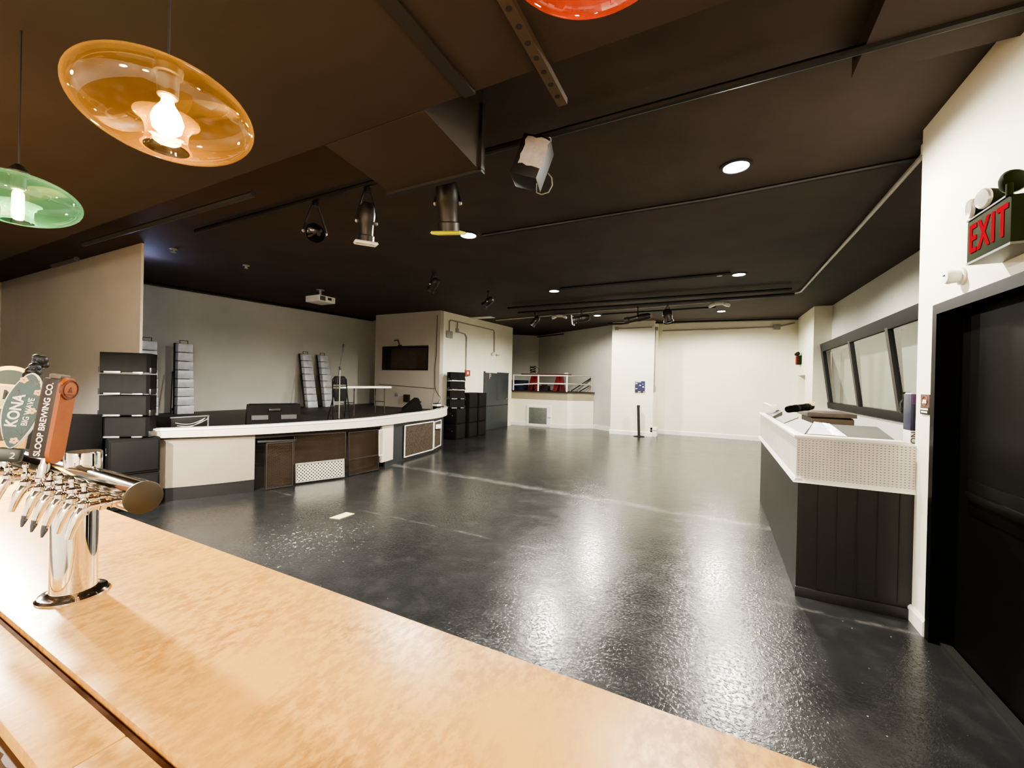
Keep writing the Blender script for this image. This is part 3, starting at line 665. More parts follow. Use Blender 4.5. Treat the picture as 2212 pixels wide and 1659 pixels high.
MB().box(-6.33,-5.60,13.955,13.975,.10,.70,.003).build('screen', M['vent'], h1)
MB().box(-5.53,-5.42,13.92,13.95,.36,.42,.006).build('latch', M['whitepaint'], h1)
rl = thing('railing', 'white pipe railing along the edge of the raised platform', 'railing', (-6,13.98,1.32))
for (x, y) in ((-7.04,14.02),(-6.0,14.02),(-4.88,14.02)): MB().tube([(x,y,1.325),(x,y,1.93)], .03, 10).build('post', M['whitepaint'], rl)
MB().tube([(-4.14,14.62,1.325),(-4.14,14.62,1.93)], .022, 10).build('post', M['conduit'], rl)
MB().tube([(-7.04,14.02,1.90),(-6.0,14.02,1.90),(-4.88,14.02,1.90)], .024, 10).build('rail', M['whitepaint'], rl)
MB().tube([(-7.04,14.02,1.53),(-6.0,14.02,1.60),(-4.88,14.02,1.61)], .024, 10).build('rail', M['whitepaint'], rl)
MB().tube([(-4.88,14.02,1.90),(-4.42,14.42,1.91),(-4.14,14.62,1.92)], .022, 10).build('rail', M['conduit'], rl)
MB().tube([(-4.88,14.02,1.61),(-4.42,14.42,1.60),(-4.14,14.62,1.58)], .022, 10).build('rail', M['conduit'], rl)
for z0_, y_ in ((1.33,14.55),(1.33,14.62)): pass
MB().tube([(-4.14,14.64,1.86),(-5.1,15.2,1.34)], .02, 8).build('stay', M['lead'], rl)
MB().tube([(-4.16,14.66,1.60),(-4.7,15.0,1.34)], .02, 8).build('stay', M['lead'], rl)
th = thing('red_board_table', 'long dark red table top on red trestles behind the platform railing', 'table', (-5.9,14.6,1.325))
MB().hexa([(-6.95,14.5,1.92),(-4.95,14.5,1.92),(-4.95,14.75,1.92),(-6.95,14.75,1.92),(-6.95,14.5,1.975),(-4.95,14.5,1.975),(-4.95,14.75,1.975),(-6.95,14.75,1.975)], .006).build('table_top', plain('dark_red_board', '#4a1410', .5), th)
for x in (-6.42, -5.38):
    MB().hexa([(x-.22,14.45,1.325),(x-.06,14.45,1.325),(x-.06,14.75,1.325),(x-.22,14.75,1.325),(x-.1,14.55,1.92),(x+.12,14.55,1.92),(x+.12,14.7,1.92),(x-.1,14.7,1.92)], .01).build('trestle', M['red_paint'], th)
    MB().hexa([(x+.08,14.45,1.325),(x+.2,14.45,1.325),(x+.2,14.75,1.325),(x+.08,14.75,1.325),(x-.02,14.55,1.92),(x+.12,14.55,1.92),(x+.12,14.7,1.92),(x-.02,14.7,1.92)], .01).build('trestle', M['red_paint'], th)
tag(MB().box(-8.2,-6.8,14.35,14.9,1.325,1.72,.01).build('equipment_case', M['navycard']), 'low dark equipment case on the platform behind the railing', 'case')
th = thing('wire_coil', 'coil of dark cable standing on the red table behind the railing', 'cable', (-6.5,14.62,2.0))
pts = [(-6.5+.12*math.cos(i*.7), 14.62+.06*math.sin(i*.7), 2.01+.27*i/50+.02*math.sin(i)) for i in range(51)]
MB().tube(pts, .012, 6).build('loops', M['brown'], th)
MB().tube([(-6.4,14.6,2.25),(-6.26,14.6,2.2),(-6.22,14.6,2.08),(-6.3,14.6,1.99)], .008, 6).build('tail', M['brown'], th)
tag(MB().box(-6.2,-5.85,14.6,14.9,1.325,1.52,.02).box(-6.12,-5.95,14.62,14.85,1.52,1.6,.02).build('equipment_bag', M['black']), 'small black bag on the platform between the red trestles', 'bag')
tag(MB().lathe([(.09,0),(.1,.02),(.06,.05),(0,.055)], (-5.12,14.62,1.977), (0,0,1), 18).build('white_cap', M['plastic']), 'small white hat-shaped cap lying on the red table top', 'cap')

# ------------------------------------------------------------------ column and far wall fittings
th = thing('poster', 'navy event poster in a white border on the white column', 'poster', (-2.235,13.49,1.38))
MB().box(-2.42,-2.05,13.488,13.5,1.35,1.78).build('paper_border', M['letter'], th)
MB().box(-2.39,-2.08,13.484,13.49,1.45,1.75).build('picture_field', M['posterblue'], th)
MB().box(-2.39,-2.08,13.484,13.49,1.375,1.45).build('caption_field', M['posterdark'], th)
b = MB()
for (x0_, x1_, za, zb2) in ((-2.38,-2.20,1.715,1.742),(-2.38,-2.31,1.66,1.69),(-2.16,-2.13,1.65,1.67),(-2.26,-2.20,1.60,1.63),(-2.16,-2.11,1.55,1.59),(-2.38,-2.31,1.50,1.52)):
    b.hexa([(x0_,13.482,za),(x1_,13.482,za),(x1_,13.486,za),(x0_,13.486,za),(x0_+.01,13.482,zb2),(x1_-.01,13.482,zb2),(x1_-.01,13.486,zb2),(x0_+.01,13.486,zb2)])
b.build('pale_print', M['letter'], th)
MB().lathe([(.018,0),(.018,.004),(0,.005)], (-2.11,13.484,1.405), (0,-1,0), 14).box(-2.29,-2.21,13.48,13.485,1.40,1.42).build('emblem', M['letter'], th)
th = thing('stanchion_post', 'black barrier post with round base in front of the white column', 'stanchion', (-2.26,13.2,0))
MB().lathe([(.17,0),(.17,.012),(.06,.03),(.03,.035)], (-2.2,13.3,0), (0,0,1), 28).build('base', M['darkgrey'], th)
MB().cyl((-2.2,13.3,.02), (-2.24,13.3,.96), .042).build('pole', M['black'], th)
MB().lathe([(.046,0),(.048,.03),(.046,.07),(0,.075)], (-2.237,13.3,.92), (0,0,1), 16).build('belt_head', M['black'], th)
th = thing('small_white_box', 'small white utility box on the floor at the column corner', 'box', (-1.83,13.72,0))
MB().box(-1.90,-1.70,13.50,13.80,.0,.30,.01).build('case', M['plastic'], th)
MB().box(-1.91,-1.69,13.49,13.81,.20,.215).build('lid_seam', M['greyplastic'], th)
conduit('electrical_conduit', 'thin grey conduit down the side of the white column to a small box', [(-1.812,13.62,3.42),(-1.812,13.62,1.55)], .018, [(-1.828,-1.77,13.56,13.68,1.42,1.60,'junction_box','greyplastic'),(-1.828,-1.74,13.54,13.68,3.36,3.48,'elbow','greyplastic')])
conduit('electrical_conduit', 'horizontal grey conduit across the top of the far white wall', [(-1.7,14.49,3.46),(1.55,14.49,3.46),(1.98,14.49,3.56)], .02, [(1.45,1.62,14.44,14.515,3.38,3.54,'junction_box','greyplastic')], 'greyplastic')
conduit('electrical_conduit', 'short grey conduit across the top of the white column', [(-3.0,13.47,3.46),(-1.9,13.47,3.46)], .02, [(-3.06,-2.96,13.42,13.498,3.41,3.51,'junction_box','greyplastic')])
th = thing('exit_sign', 'small green exit sign with red face on the alcove wall', 'exit sign', (2.0,13.9,2.4))
MB().box(1.96,2.06,13.75,14.05,2.30,2.55,.006).build('housing', M['exit_green'], th)
MB().box(1.952,1.962,13.85,14.03,2.31,2.54).build('face', M['exit_red'], th)
for y in (13.8, 13.95): MB().lathe([(.02,0),(.05,.03),(.06,.07),(0,.08)], (2.0,y,2.57), (-.6,-.5,.5), 14).build('lamp_head', M['exit_green'], th)

# ------------------------------------------------------------------ exit sign by the bar door
th = thing('exit_sign', 'green exit sign with red letters and flood lamps above the black door', 'exit sign', (1.2,2.75,2.4))
MB().box(1.13,1.26,2.58,2.935,2.285,2.495,.006).build('housing', M['exit_green'], th)
text('exit_letters', 'EXIT', .20, (1.127,2.752,2.388), (0,-1,0), (0,0,1), M['exit_red'], th, .002, .002, .66, 1.2)
MB().box(1.13,1.26,2.58,2.935,2.275,2.286).build('base_plate', M['sheet'], th)
MB().box(1.125,1.15,2.60,2.93,2.495,2.503).build('top_lip', M['sheet'], th)
def head(c, d):
    lh = MB().lathe([(.015,-.08),(.028,-.07),(.04,-.04),(.047,-.005),(.047,0)], c, d, 22).build('lamp_head', M['exit_green'], th)
    MB().lathe([(.0475,-.002),(.0475,.006),(.042,.012),(0,.016)], c, d, 22).build('lens', M['lens'], lh)
    c = Vector(c); d = Vector(d).normalized(); k = c-d*.06
    MB().cyl((k.x,k.y,2.49), (k.x,k.y,k.z), .012).build('swivel', M['exit_green'], lh)
head((1.13,2.90,2.555), (-.75,.1,-.05)); head((1.135,2.80,2.565), (-.75,-.15,-.05)); head((1.16,2.63,2.565), (.55,.75,-.1))
th = thing('wall_sensor', 'round white sensor on the wall just below the exit sign', 'sensor', (1.22,3.31,2.30))
MB().lathe([(.05,0),(.05,.012),(.036,.016),(.042,.06),(.036,.075),(0,.08)], (1.26,3.31,2.30), (-1,0,0), 24).build('housing', M['plastic'], th)
MB().box(1.178,1.183,3.30,3.32,2.305,2.312).build('indicator', M['darkgrey'], th)
th = thing('door_sign', 'small maroon pictogram sign on the white wall beside the black door', 'sign', (1.255,3.74,1.53))
MB().box(1.252,1.26,3.665,3.795,1.465,1.60).build('plate', M['maroon'], th)
MB().box(1.2505,1.2525,3.665,3.795,1.465,1.512).build('caption_band', M['darkgrey'], th)
MB().box(1.2485,1.251,3.675,3.785,1.495,1.507).box(1.2485,1.251,3.685,3.775,1.475,1.487).build('caption_lines', M['letter'], th)
MB().ball((1.25,3.745,1.553), .013, (.2,1,1)).ball((1.25,3.718,1.553), .013, (.2,1,1)).box(1.2485,1.2515,3.70,3.762,1.54,1.548).build('pictogram', M['letter'], th)
rg = []
for i in range(25): rg.append((1.251, 3.73+.035*math.cos(i/24*2*PI), 1.557+.03*math.sin(i/24*2*PI)))
MB().tube(rg, .002, 5).build('ring', M['copper'], th)

# ------------------------------------------------------------------ sound booth counter
th = thing('booth_counter', 'black panelled booth counter with perforated white upper band', 'counter', (.9,3.87,0))
MB().box(.575,1.258,3.875,3.90,0,.905).build('front_panel', M['board'], th)
MB().box(.575,.60,3.90,6.93,0,.905).box(.60,1.25,6.90,6.93,0,.905).build('side_panel', M['board'], th)
b = MB()
for k in range(5): b.box(.70+.12*k,.704+.12*k,3.871,3.876,.1,.90)
b.build('panel_joint', M['void'], th)
MB().box(.57,1.237,3.855,3.876,0,.075,.003).build('toe_board', M['kick'], th)
MB().hexa([(.560,3.865,.905),(1.258,3.865,.905),(1.258,3.89,.905),(.560,3.89,.905),(.560,3.865,1.235),(1.258,3.865,1.235),(1.258,3.89,1.235),(.560,3.89,1.235)]).build('perforated_front', dotted('perforated_board_front', '#d6d3cd', 'X'), th)
MB().box(.560,.585,3.89,6.94,.905,1.235).build('perforated_side', dotted('perforated_board_side', '#e2ddd0', 'Y'), th)
MB().extrude([(3.845,.89),(3.895,.89),(3.895,.925),(3.862,.925)], 'x', .54, 1.258).extrude([(.54,.89),(.60,.89),(.60,.925),(.555,.925)], 'y', 3.85, 6.95).build('lower_trim', M['whitepaint'], th)
MB().box(.54,1.19,3.845,3.93,1.235,1.26,.004).box(.54,.61,3.93,6.95,1.235,1.26,.004).build('ledge', M['whitepaint'], th)
MB().hexa([(.62,3.93,1.24),(1.17,3.93,1.24),(1.17,4.34,1.24),(.74,4.34,1.24),(.62,3.93,1.255),(1.17,3.93,1.255),(1.17,4.34,1.322),(.74,4.34,1.322)]).build('desk_lid', M['sheet'], th)
MB().hexa([(.615,3.93,1.24),(.74,4.34,1.24),(.74,5.02,1.24),(.615,5.02,1.24),(.615,3.94,1.255),(.74,4.35,1.322),(.74,5.02,1.322),(.615,5.02,1.255)]).build('side_lid', M['beige'], th)
MB().hexa([(.615,5.04,1.24),(.74,5.04,1.24),(.74,5.75,1.24),(.615,5.75,1.24),(.615,5.04,1.262),(.74,5.04,1.33),(.74,5.75,1.33),(.615,5.75,1.262)]).build('side_lid', M['wood'], th)
MB().hexa([(.615,6.05,1.24),(.72,6.05,1.24),(.72,6.85,1.24),(.615,6.85,1.24),(.615,6.05,1.262),(.72,6.05,1.335),(.72,6.85,1.335),(.615,6.85,1.262)]).build('side_lid', M['beige'], th)
MB().box(.60,1.25,3.90,6.90,.86,.90).build('inner_floor', M['black'], th)
tag(MB().hexa([(.640,3.955,1.262),(.80,3.95,1.262),(.80,4.30,1.33),(.745,4.32,1.335),(.64,3.955,1.266),(.80,3.95,1.266),(.80,4.3,1.334),(.745,4.32,1.339)]).hexa([(.80,3.95,1.262),(.87,3.90,1.265),(.83,4.2,1.33),(.80,4.3,1.33),(.80,3.95,1.266),(.875,3.88,1.268),(.83,4.2,1.336),(.80,4.3,1.336)]).build('foil_wrap', M['foil']), 'crumpled silver foil sheet at the corner of the booth counter lid', 'foil')
th = thing('booth_desk', 'walnut topped desk with white drawer front inside the booth', 'desk', (1.35,6.6,0))
MB().box(1.05,1.56,6.5,7.3,1.26,1.31,.004).build('desk_top', M['walnut'], th)
MB().box(1.10,1.54,6.53,6.57,1.12,1.24,.003).build('drawer_front', M['wood'], th)
MB().box(1.1,1.54,6.58,7.25,.9,1.25).build('carcass', M['black'], th)
for x in (1.11, 1.48): MB().box(x,x+.05,6.55,6.6,0,1.13).build('leg', M['black'], th)
th = thing('black_tube_case', 'black padded tube case lying across the booth desk and counter', 'case', (.95,6.7,1.32))
MB().lathe([(.035,0),(.045,.02),(.045,.62),(.035,.65),(0,.655)], (.78,6.1,1.36), (.5,.82,.04), 16).build('tube', M['blackgloss'], th)
MB().lathe([(.049,.2),(.049,.24)], (.78,6.1,1.36), (.5,.82,.04), 16).lathe([(.049,.5),(.049,.54)], (.78,6.1,1.36), (.5,.82,.04), 16).build('strap', M['black'], th)
MB().box(1.06,1.14,6.55,6.62,1.40,1.45,.006).build('tag', M['creamtap'], th)
th = thing('adapter_plug', 'white power adapter with a stub cable on the booth counter corner', 'adapter', (.68,6.5,1.33))
MB().box(.64,.71,6.35,6.5,1.33,1.40,.008).build('body', M['plastic'], th)
MB().tube([(.66,6.5,1.37),(.60,6.75,1.40),(.585,6.8,1.40)], .012, 8).build('stub_cable', M['plastic'], th)
th = thing('card_box', 'tall purple and navy carton with pale base on the counter by the wall corner', 'box', (1.24,4.0,1.24))
MB().box(1.245,1.40,3.93,4.06,1.335,1.60,.003).build('carton', M['navycard'], th)
MB().box(1.25,1.395,3.927,4.063,1.525,1.60).build('upper_band', M['purple'], th)
MB().box(1.247,1.40,3.928,4.062,1.24,1.335).build('base_band', M['plastic'], th)
MB().box(1.25,1.39,3.94,4.05,1.598,1.606).build('lid', M['letter'], th)
text('box_lettering', 'ON', .055, (1.268,3.9265,1.285), (0,0,1), (-1,0,0), M['black_print'], th, .0005)
th = thing('glass_bottle', 'small clear bottle standing on the booth window sill', 'bottle', (2.30,7.72,1.31))
MB().lathe([(.04,0),(.042,.02),(.042,.15),(.016,.2),(.016,.26),(.018,.27)], (2.34,7.62,1.31), (0,0,1), 18).build('bottle_glass', M['glass'], th)
MB().lathe([(.018,0),(.018,.03),(0,.032)], (2.34,7.62,1.575), (0,0,1), 14).build('bottle_cap', M['exit_green'], th)

# ------------------------------------------------------------------ bar
th = thing('bar_counter', 'long mottled tan stone bar top running along the foreground', 'bar', (-1,.5,0))
MB().box(-7.2,.95,.307,.735,1.02,1.07,.003).build('worktop', M['stone'], th)
MB().box(-7.2,.95,.290,.312,1.02,1.056).build('drip_groove', M['groove'], th)
b = MB()
xs = [-7.2,-2.3,-.795,.95]
for a, c in zip(xs, xs[1:]): b.box(a+.001, c-.001, .212, .293, 1.02, 1.068, .003)
b.build('edge_tile', M['stone'], th)
b = MB()
pts = []; x = -3.0
while x < .5:
    pts.append((x, .203+random.uniform(-.004,.003))); x += random.uniform(.008,.02)
b.prism(pts+[(.5,.24),(-3,.24)], 1.0, 1.045).build('chipped_edge', M['barinside'], th)
MB().box(-7.2,.9,.64,.66,0,1.02).build('front_panel', M['barfront'], th)
MB().box(-7.2,.9,.20,.64,.98,1.02).box(-7.2,.9,.16,.202,.85,1.0).build('underside', M['barinside'], th)
MB().box(-7.2,.9,-.28,.18,.70,.73).build('under_shelf', M['void'], th)
th = thing('gold_capped_jar', 'gold ridged cap of a jar below the inner bar edge', 'jar', (-1.17,.13,.73))
pr = [(.05,0),(.055,.02),(.055,.10),(.04,.13)]
MB().lathe(pr, (-1.135,.135,.73), (0,0,1), 24).build('jar_body', M['goldtap'], th)
b = MB(); n = 40
ringp = [(-1.135+(.045+.0025*(i%2))*math.cos(i/n*2*PI), .135+(.045+.0025*(i%2))*math.sin(i/n*2*PI)) for i in range(n)]
b.prism(ringp, .86, .93).build('ridged_cap', M['gold'], th)

# ------------------------------------------------------------------ beer tower
TX, TY, TZ = -1.42, .415, 1.362
th = thing('beer_tower', 'polished chrome draught beer tower with a row of taps on the bar', 'beer tower', (TX,TY,1.07))
MB().lathe([(.066,0),(.066,.004),(.061,.009),(.048,.011),(.042,.016)], (TX,TY,1.07), (0,0,1), 48).build('base', M['chrome'], th)
MB().cyl((TX,TY,1.08),(TX,TY,TZ), .0425, seg=48).build('column', M['chrome'], th)
MB().lathe([(.0345,0),(.0345,.058),(.033,.062),(0,.063)], (TX+.005,TY+.012,TZ), (0,0,1), 40).build('column_cap', M['chrome'], th)
MB().cyl((TX-.42,TY,TZ),(TX+.348,TY,TZ), .0335, seg=40).build('cross_tube', M['chrome'], th)
MB().lathe([(.034,0),(.034,.003),(.0315,.0045),(0,.0048)], (TX+.348,TY,TZ), (1,0,0), 40).build('end_cap', M['lead'], th)
def faucet(x, plug):
    f = MB()
    y = TY-.027; z = TZ-.010
    f.lathe([(.010,0),(.010,.008),(.007,.009),(.007,.016),(.0115,.017),(.0115,.026),(.0085,.027),(.0085,.045)], (x,y,z), (0,-1,0), 20)
    f.lathe([(.008,-.014),(.0095,-.008),(.0095,.010),(.0065,.014),(.005,.020),(.0075,.022),(.0075,.029),(.004,.033),(.004,.042),(.006,.044),(.006,.050),(.003,.054)], (x,y-.048,z), (0,0,1), 18)
    f.tube([(x,y-.040,z),(x,y-.050,z-.004),(x,y-.058,z-.017),(x,y-.064,z-.036),(x,y-.069,z-.056)], [.009,.0105,.010,.0075,.0055], 16)
    o = f.build('faucet', M['chrome'], th)
    if plug:
        g = MB().lathe([(.0062,0),(.005,.012),(.002,.024),(0,.025)], (x,y-.068,z-.050), (0,-.25,-1), 14)
        g.tube([(x-.014,y-.070,z-.058),(x+.014,y-.070,z-.058)], .0014, 6).build('spout_plug', M['stopper'], o)
    return o
FX = [-1.12,-1.18,-1.24,-1.30,-1.36,-1.45,-1.57,-1.68]
for i, x in enumerate(FX): faucet(x, i in (2,3,4))
# tap handles -------------------------------------------------------
def frame_at(p, az, lean):
    """local frame: +x = face normal at azimuth az, z leans towards +y by lean"""
    return Matrix.Translation(p) @ Matrix.Rotation(-lean, 4, 'X') @ Matrix.Rotation(az, 4, 'Z')
def handle_text(name, body, size, F, o, right, upv, mat, parent, bold=0):
    R3 = F.to_3x3(); return text(name, body, size, tuple(F @ Vector(o)), R3 @ Vector(right), R3 @ Vector(upv), mat, parent, .0004, bold)
# orange and dark brown wooden handle
F = frame_at((-1.285,.328,1.425), math.radians(38), math.radians(7))
th = thing('tap_handle', 'dark brown and copper wooden tap handle with round emblem', 'tap handle', (-1.285,.328,1.425))
b = MB().box(-.019,.013,-.019,.019,.012,.182,.004); b.xf(F); b.build('handle_block', M['darkwood'], th)
n = 18; w = .0195; h0, h1 = .0, .186
out_ = [(w*math.cos(PI+i*PI/n), h0+w*1.3+w*1.3*math.sin(PI+i*PI/n)) for i in range(n+1)] + [(w*math.cos(i*PI/n), h1-w+w*math.sin(i*PI/n)) for i in range(n+1)]
b = MB(); b.extrude(out_, 'x', .011, .019); b.xf(F); b.build('oval_face', M['copper'], th)
b = MB().lathe([(.0215,.016),(.0215,.0215),(.0195,.0215),(.0195,.0205),(0,.0205)], (0,0,.160), (1,0,0), 30); b.xf(F); b.build('emblem', plain('burnt_brown_print', '#5a2a14', .5), th)
b = MB().lathe([(.0160,.0206),(.0160,.0212),(0,.0212)], (0,0,.160), (1,0,0), 24); b.xf(F); b.build('emblem_ground', M['copper'], th)
b = MB().prism([(-.006,.0),(.006,.0),(.0005,.012),(-.0005,.012)], .0, .0004)
b.xf(Matrix(((0,0,1,.0213),(1,0,0,0),(0,1,0,.154),(0,0,0,1)))).xf(F).build('emblem_sail', plain('burnt_brown_sail', '#4a2010', .5), th)
b = MB().box(.0205,.0218,-.012,.012,.1475,.1505); b.xf(F); b.build('emblem_band', plain('burnt_brown_band', '#5a2a14', .5), th)
handle_text('handle_lettering', 'SLOOP BREWING CO.', .0158, F, (-.002,-.0196,.094), (0,0,1), (-1,0,0), M['letter'], th, .0003)
b = MB().lathe([(.009,-.03),(.009,-.005),(.007,0),(.007,.02)], (0,0,0), (0,0,1), 16); b.xf(F); b.build('ferrule', M['chrome'], th)
b = MB().box(-.016,.006,-.010,.016,.180,.192,.003); b.xf(F); b.build('top_block', M['walnut'], th)
# teal surfboard handle
F = frame_at((-1.49,.322,1.425), math.radians(-30), math.radians(11))
th = thing('tap_handle', 'teal surfboard-shaped tap handle with palm print and white lettering', 'tap handle', (-1.49,.322,1.425))
def board_outline(w, z0, z1, k=0):
    o = []
    for i in range(41):
        t = i/40; z = z0+(z1-z0)*t; u = math.sin(PI*min(1,max(0,t)))**.55 * (.82+.3*math.sin(PI*t*.8)); o.append((w*u, z))
    return [(a, z) for a, z in o] + [(-a, z) for a, z in reversed(o[1:-1])]
b = MB(); b.extrude(board_outline(.0285,.012,.196), 'x', -.009, .004); b.xf(F); b.build('board_rim', M['letter'], th)
b = MB(); b.extrude(board_outline(.0263,.015,.193), 'x', .003, .0055); b.xf(F); b.build('board_face', M['teal'], th)
def clip_board(bb):
    for v in bb.bm.verts: v.co.y = max(-.021, min(.021, v.co.y)); v.co.z = max(.03, min(.182, v.co.z))
for (cy, cz_, s, a0_) in ((.012,.165,.02,.4),(-.014,.150,.02,2.2),(.012,.045,.02,1.2),(-.012,.035,.018,2.6),(.0,.178,.016,0)):
    b = MB()
    for k in range(6):
        a = a0_+k*.5; b.hexa([(.0056,cy,cz_),(.0056,cy+.0022,cz_),(.006,cy+.0022,cz_),(.006,cy,cz_),(.0056,cy+s*math.cos(a),cz_+s*.8*math.sin(a)),(.0056,cy+s*math.cos(a)+.001,cz_+s*.8*math.sin(a)),(.006,cy+s*math.cos(a)+.001,cz_+s*.8*math.sin(a)),(.006,cy+s*math.cos(a),cz_+s*.8*math.sin(a))])
    clip_board(b); b.xf(F); b.build('palm_frond', M['tealdark'], th)
for (cy, cz_) in ((-.010,.176),(.019,.150),(.018,.105),(.004,.032)):
    b = MB()
    for k in range(5): b.ball((.0062, cy+.0045*math.cos(k*1.257), cz_+.0045*math.sin(k*1.257)), .0038, (.15,1,1), 1)
    b.xf(F); b.build('flower', M['peach'], th)
handle_text('handle_lettering', 'KONA', .0265, F, (.0066,-.008,.102), (0,0,1), (0,-1,0), M['letter'], th, .0008)
handle_text('handle_lettering', 'BIG WAVE', .0145, F, (.0066,.0125,.102), (0,0,1), (0,-1,0), M['letter'], th, .0002)
b = MB().box(-.016,.010,-.022,.022,-.018,.014,.005); b.xf(F); b.build('foot_block', M['tealdark'], th)
handle_text('foot_lettering', '2', .02, F, (.0108,.010,-.003), (0,1,0), (0,0,1), M['letter'], th)
b = MB().lathe([(.009,-.028),(.010,-.02),(.009,-.016)], (0,0,0), (0,0,1), 16); b.xf(F); b.build('ferrule', M['chrome'], th)
# cream and gold handle with dark lion finial
F = frame_at((-1.615,.33,1.425), math.radians(-22), math.radians(7))
th = thing('tap_handle', 'gold and cream tap handle with dark cast finial, partly out of frame', 'tap handle', (-1.605,.33,1.425))
b = MB(); arch = [(-.045,.0),(.045,.0)] + [(.045*math.cos(i*PI/20), .165+.045*math.sin(i*PI/20)) for i in range(21)]
b.extrude(arch, 'x', -.014, .004); b.xf(F); b.build('arched_body', M['goldtap'], th)
b = MB(); arch = [(-.036,.163),(.036,.163)] + [(.036*math.cos(i*PI/20), .166+.034*math.sin(i*PI/20)) for i in range(21)]
b.extrude(arch, 'x', .003, .006); b.xf(F); b.build('crest_field', M['tapgreen'], th)
b = MB().box(.003,.0065,-.042,.042,.108,.158,.002); b.xf(F); b.build('label_plate', M['creamtap'], th)
handle_text('handle_lettering', 'Mo', .034, F, (.0070,.014,.135), (0,1,0), (0,0,1), M['black_print'], th, .0004)
b = MB().box(.0062,.0068,-.004,.036,.115,.118); b.xf(F); b.build('label_rule', M['black_print'], th)
b = MB().box(.003,.0065,-.040,.040,.02,.10,.002); b.xf(F); b.build('lower_plate', M['walnut'], th)
b = MB()
for (c, r) in (((.0,.034,.200),.016),((.004,.036,.212),.013),((-.004,.040,.226),.014),((.006,.046,.234),.012),((0,.036,.238),.010),((-.006,.05,.222),.010),((.006,.03,.19),.013)): b.ball(c, r, (1,1,1), 2)
b.xf(F); b.build('finial', M['lion'], th)
b = MB().lathe([(.012,-.05),(.014,-.02),(.01,0)], (0,0,0), (0,0,1), 16); b.xf(F); b.build('ferrule', M['chrome'], th)

# ------------------------------------------------------------------ pendant lamps
def pendant(label, c, glass, bulb_len, group='coloured glass pendants over the bar'):
    th = thing('pendant_lamp', label, 'pendant lamp', (c[0],c[1],c[2]-.093), 0, group)
    R, H = .178, .093
    prof = [(.045,-H*.955)]
    for i in range(1, 30):
        a = -1.30+i*(2.72/29.0); prof.append((R*math.cos(a), H*math.sin(a)))
    prof = [(max(r,.024),h) for r, h in prof]
    MB().lathe(prof, c, (0,0,1), 56, cap=False).build('glass_shade', glass, th)
    MB().lathe([(.044,-H*.955),(.048,-H*.965),(.050,-H*.94),(.046,-H*.93),(.044,-H*.955)], c, (0,0,1), 40, cap=False).build('rim', glass, th)
    MB().lathe([(.047,-H*.95),(.040,-H*.72),(.042,-H*.45),(.052,-H*.25),(.064,-H*.18)], c, (0,0,1), 40, cap=False).build('inner_lip', glass, th)
    MB().lathe([(.03,H+.012),(.028,H-.004),(.022,H-.006),(.021,H-.055),(.018,H-.058),(0,H-.058)], c, (0,0,1), 24).build('socket', M['lead'], th)
    MB().lathe([(.0,H+.045),(.012,H+.04),(.028,H+.018),(.03,H+.010)], c, (0,0,1), 24).build('cap', M['blackmetal'], th)
    if bulb_len < .1: bp = [(.012,.03),(.013,.02),(.026,-.002),(.032,-.022),(.028,-.042),(.016,-.053),(0,-.056)]
    else: bp = [(.012,.03),(.016,.02),(.017,-.06),(.012,-.075),(0,-.08)]
    MB().lathe([(r, h) for r, h in bp], c, (0,0,1), 20).build('bulb', M['bulb'], th)
    MB().cyl((c[0],c[1],c[2]+H+.04),(c[0],c[1],2.95), .003, seg=8).build('cord', M['black'], th)
    return th
pendant('amber glass disc pendant lamp with glowing globe bulb above the beer tower', (-1.206,.50,2.257), M['amber'], .09)
pendant('green glass disc pendant lamp at the edge of the frame above the bar', (-2.46,.545,2.295), M['green'], .12)
pendant('red glass disc pendant lamp cut by the upper frame edge', (-.2,.65,2.40), M['red'], .09)

# ------------------------------------------------------------------ ceiling lights
LP = [(.094,3.879),(-2.872,4.357),(-3.11,8.0),(.274,7.966),(-3.2,11.74),(.03,12.2)]
LN = ['over the booth counter corner','between the yellow framed spot and the stage','in the middle row on the stage side','in the middle row on the booth side','in the far row on the stage side','in the far row on the booth side']
proto = None
for (x, y), nm in zip(LP, LN):
    z = cz(y); lab = f'bright round recessed ceiling light {nm}'
    if proto is None:
        proto = thing('ceiling_light', lab, 'ceiling light', (x,y,z), 0, 'recessed ceiling lights')
        MB().lathe([(.125,-.001),(.125,-.012),(.098,-.016),(.096,-.004)], (0,0,0), (0,0,1), 32, cap=False).build('trim_ring', M['black'], proto, local=True)
        MB().lathe([(.095,-.010),(0,-.011)], (0,0,0), (0,0,1), 32, cap=False).build('diffuser', M['lamp'], proto, local=True)
    else: dup(proto, (x,y,z), 0, lab)
    l = bpy.data.lights.new('downlight', 'SPOT'); l.energy = 330; l.color = (1, .935, .81); l.spot_size = math.radians(172); l.spot_blend = .35; l.shadow_soft_size = .09
    lo = bpy.data.objects.new('downlight', l); COL.objects.link(lo); lo.location = (x, y, z-.03)

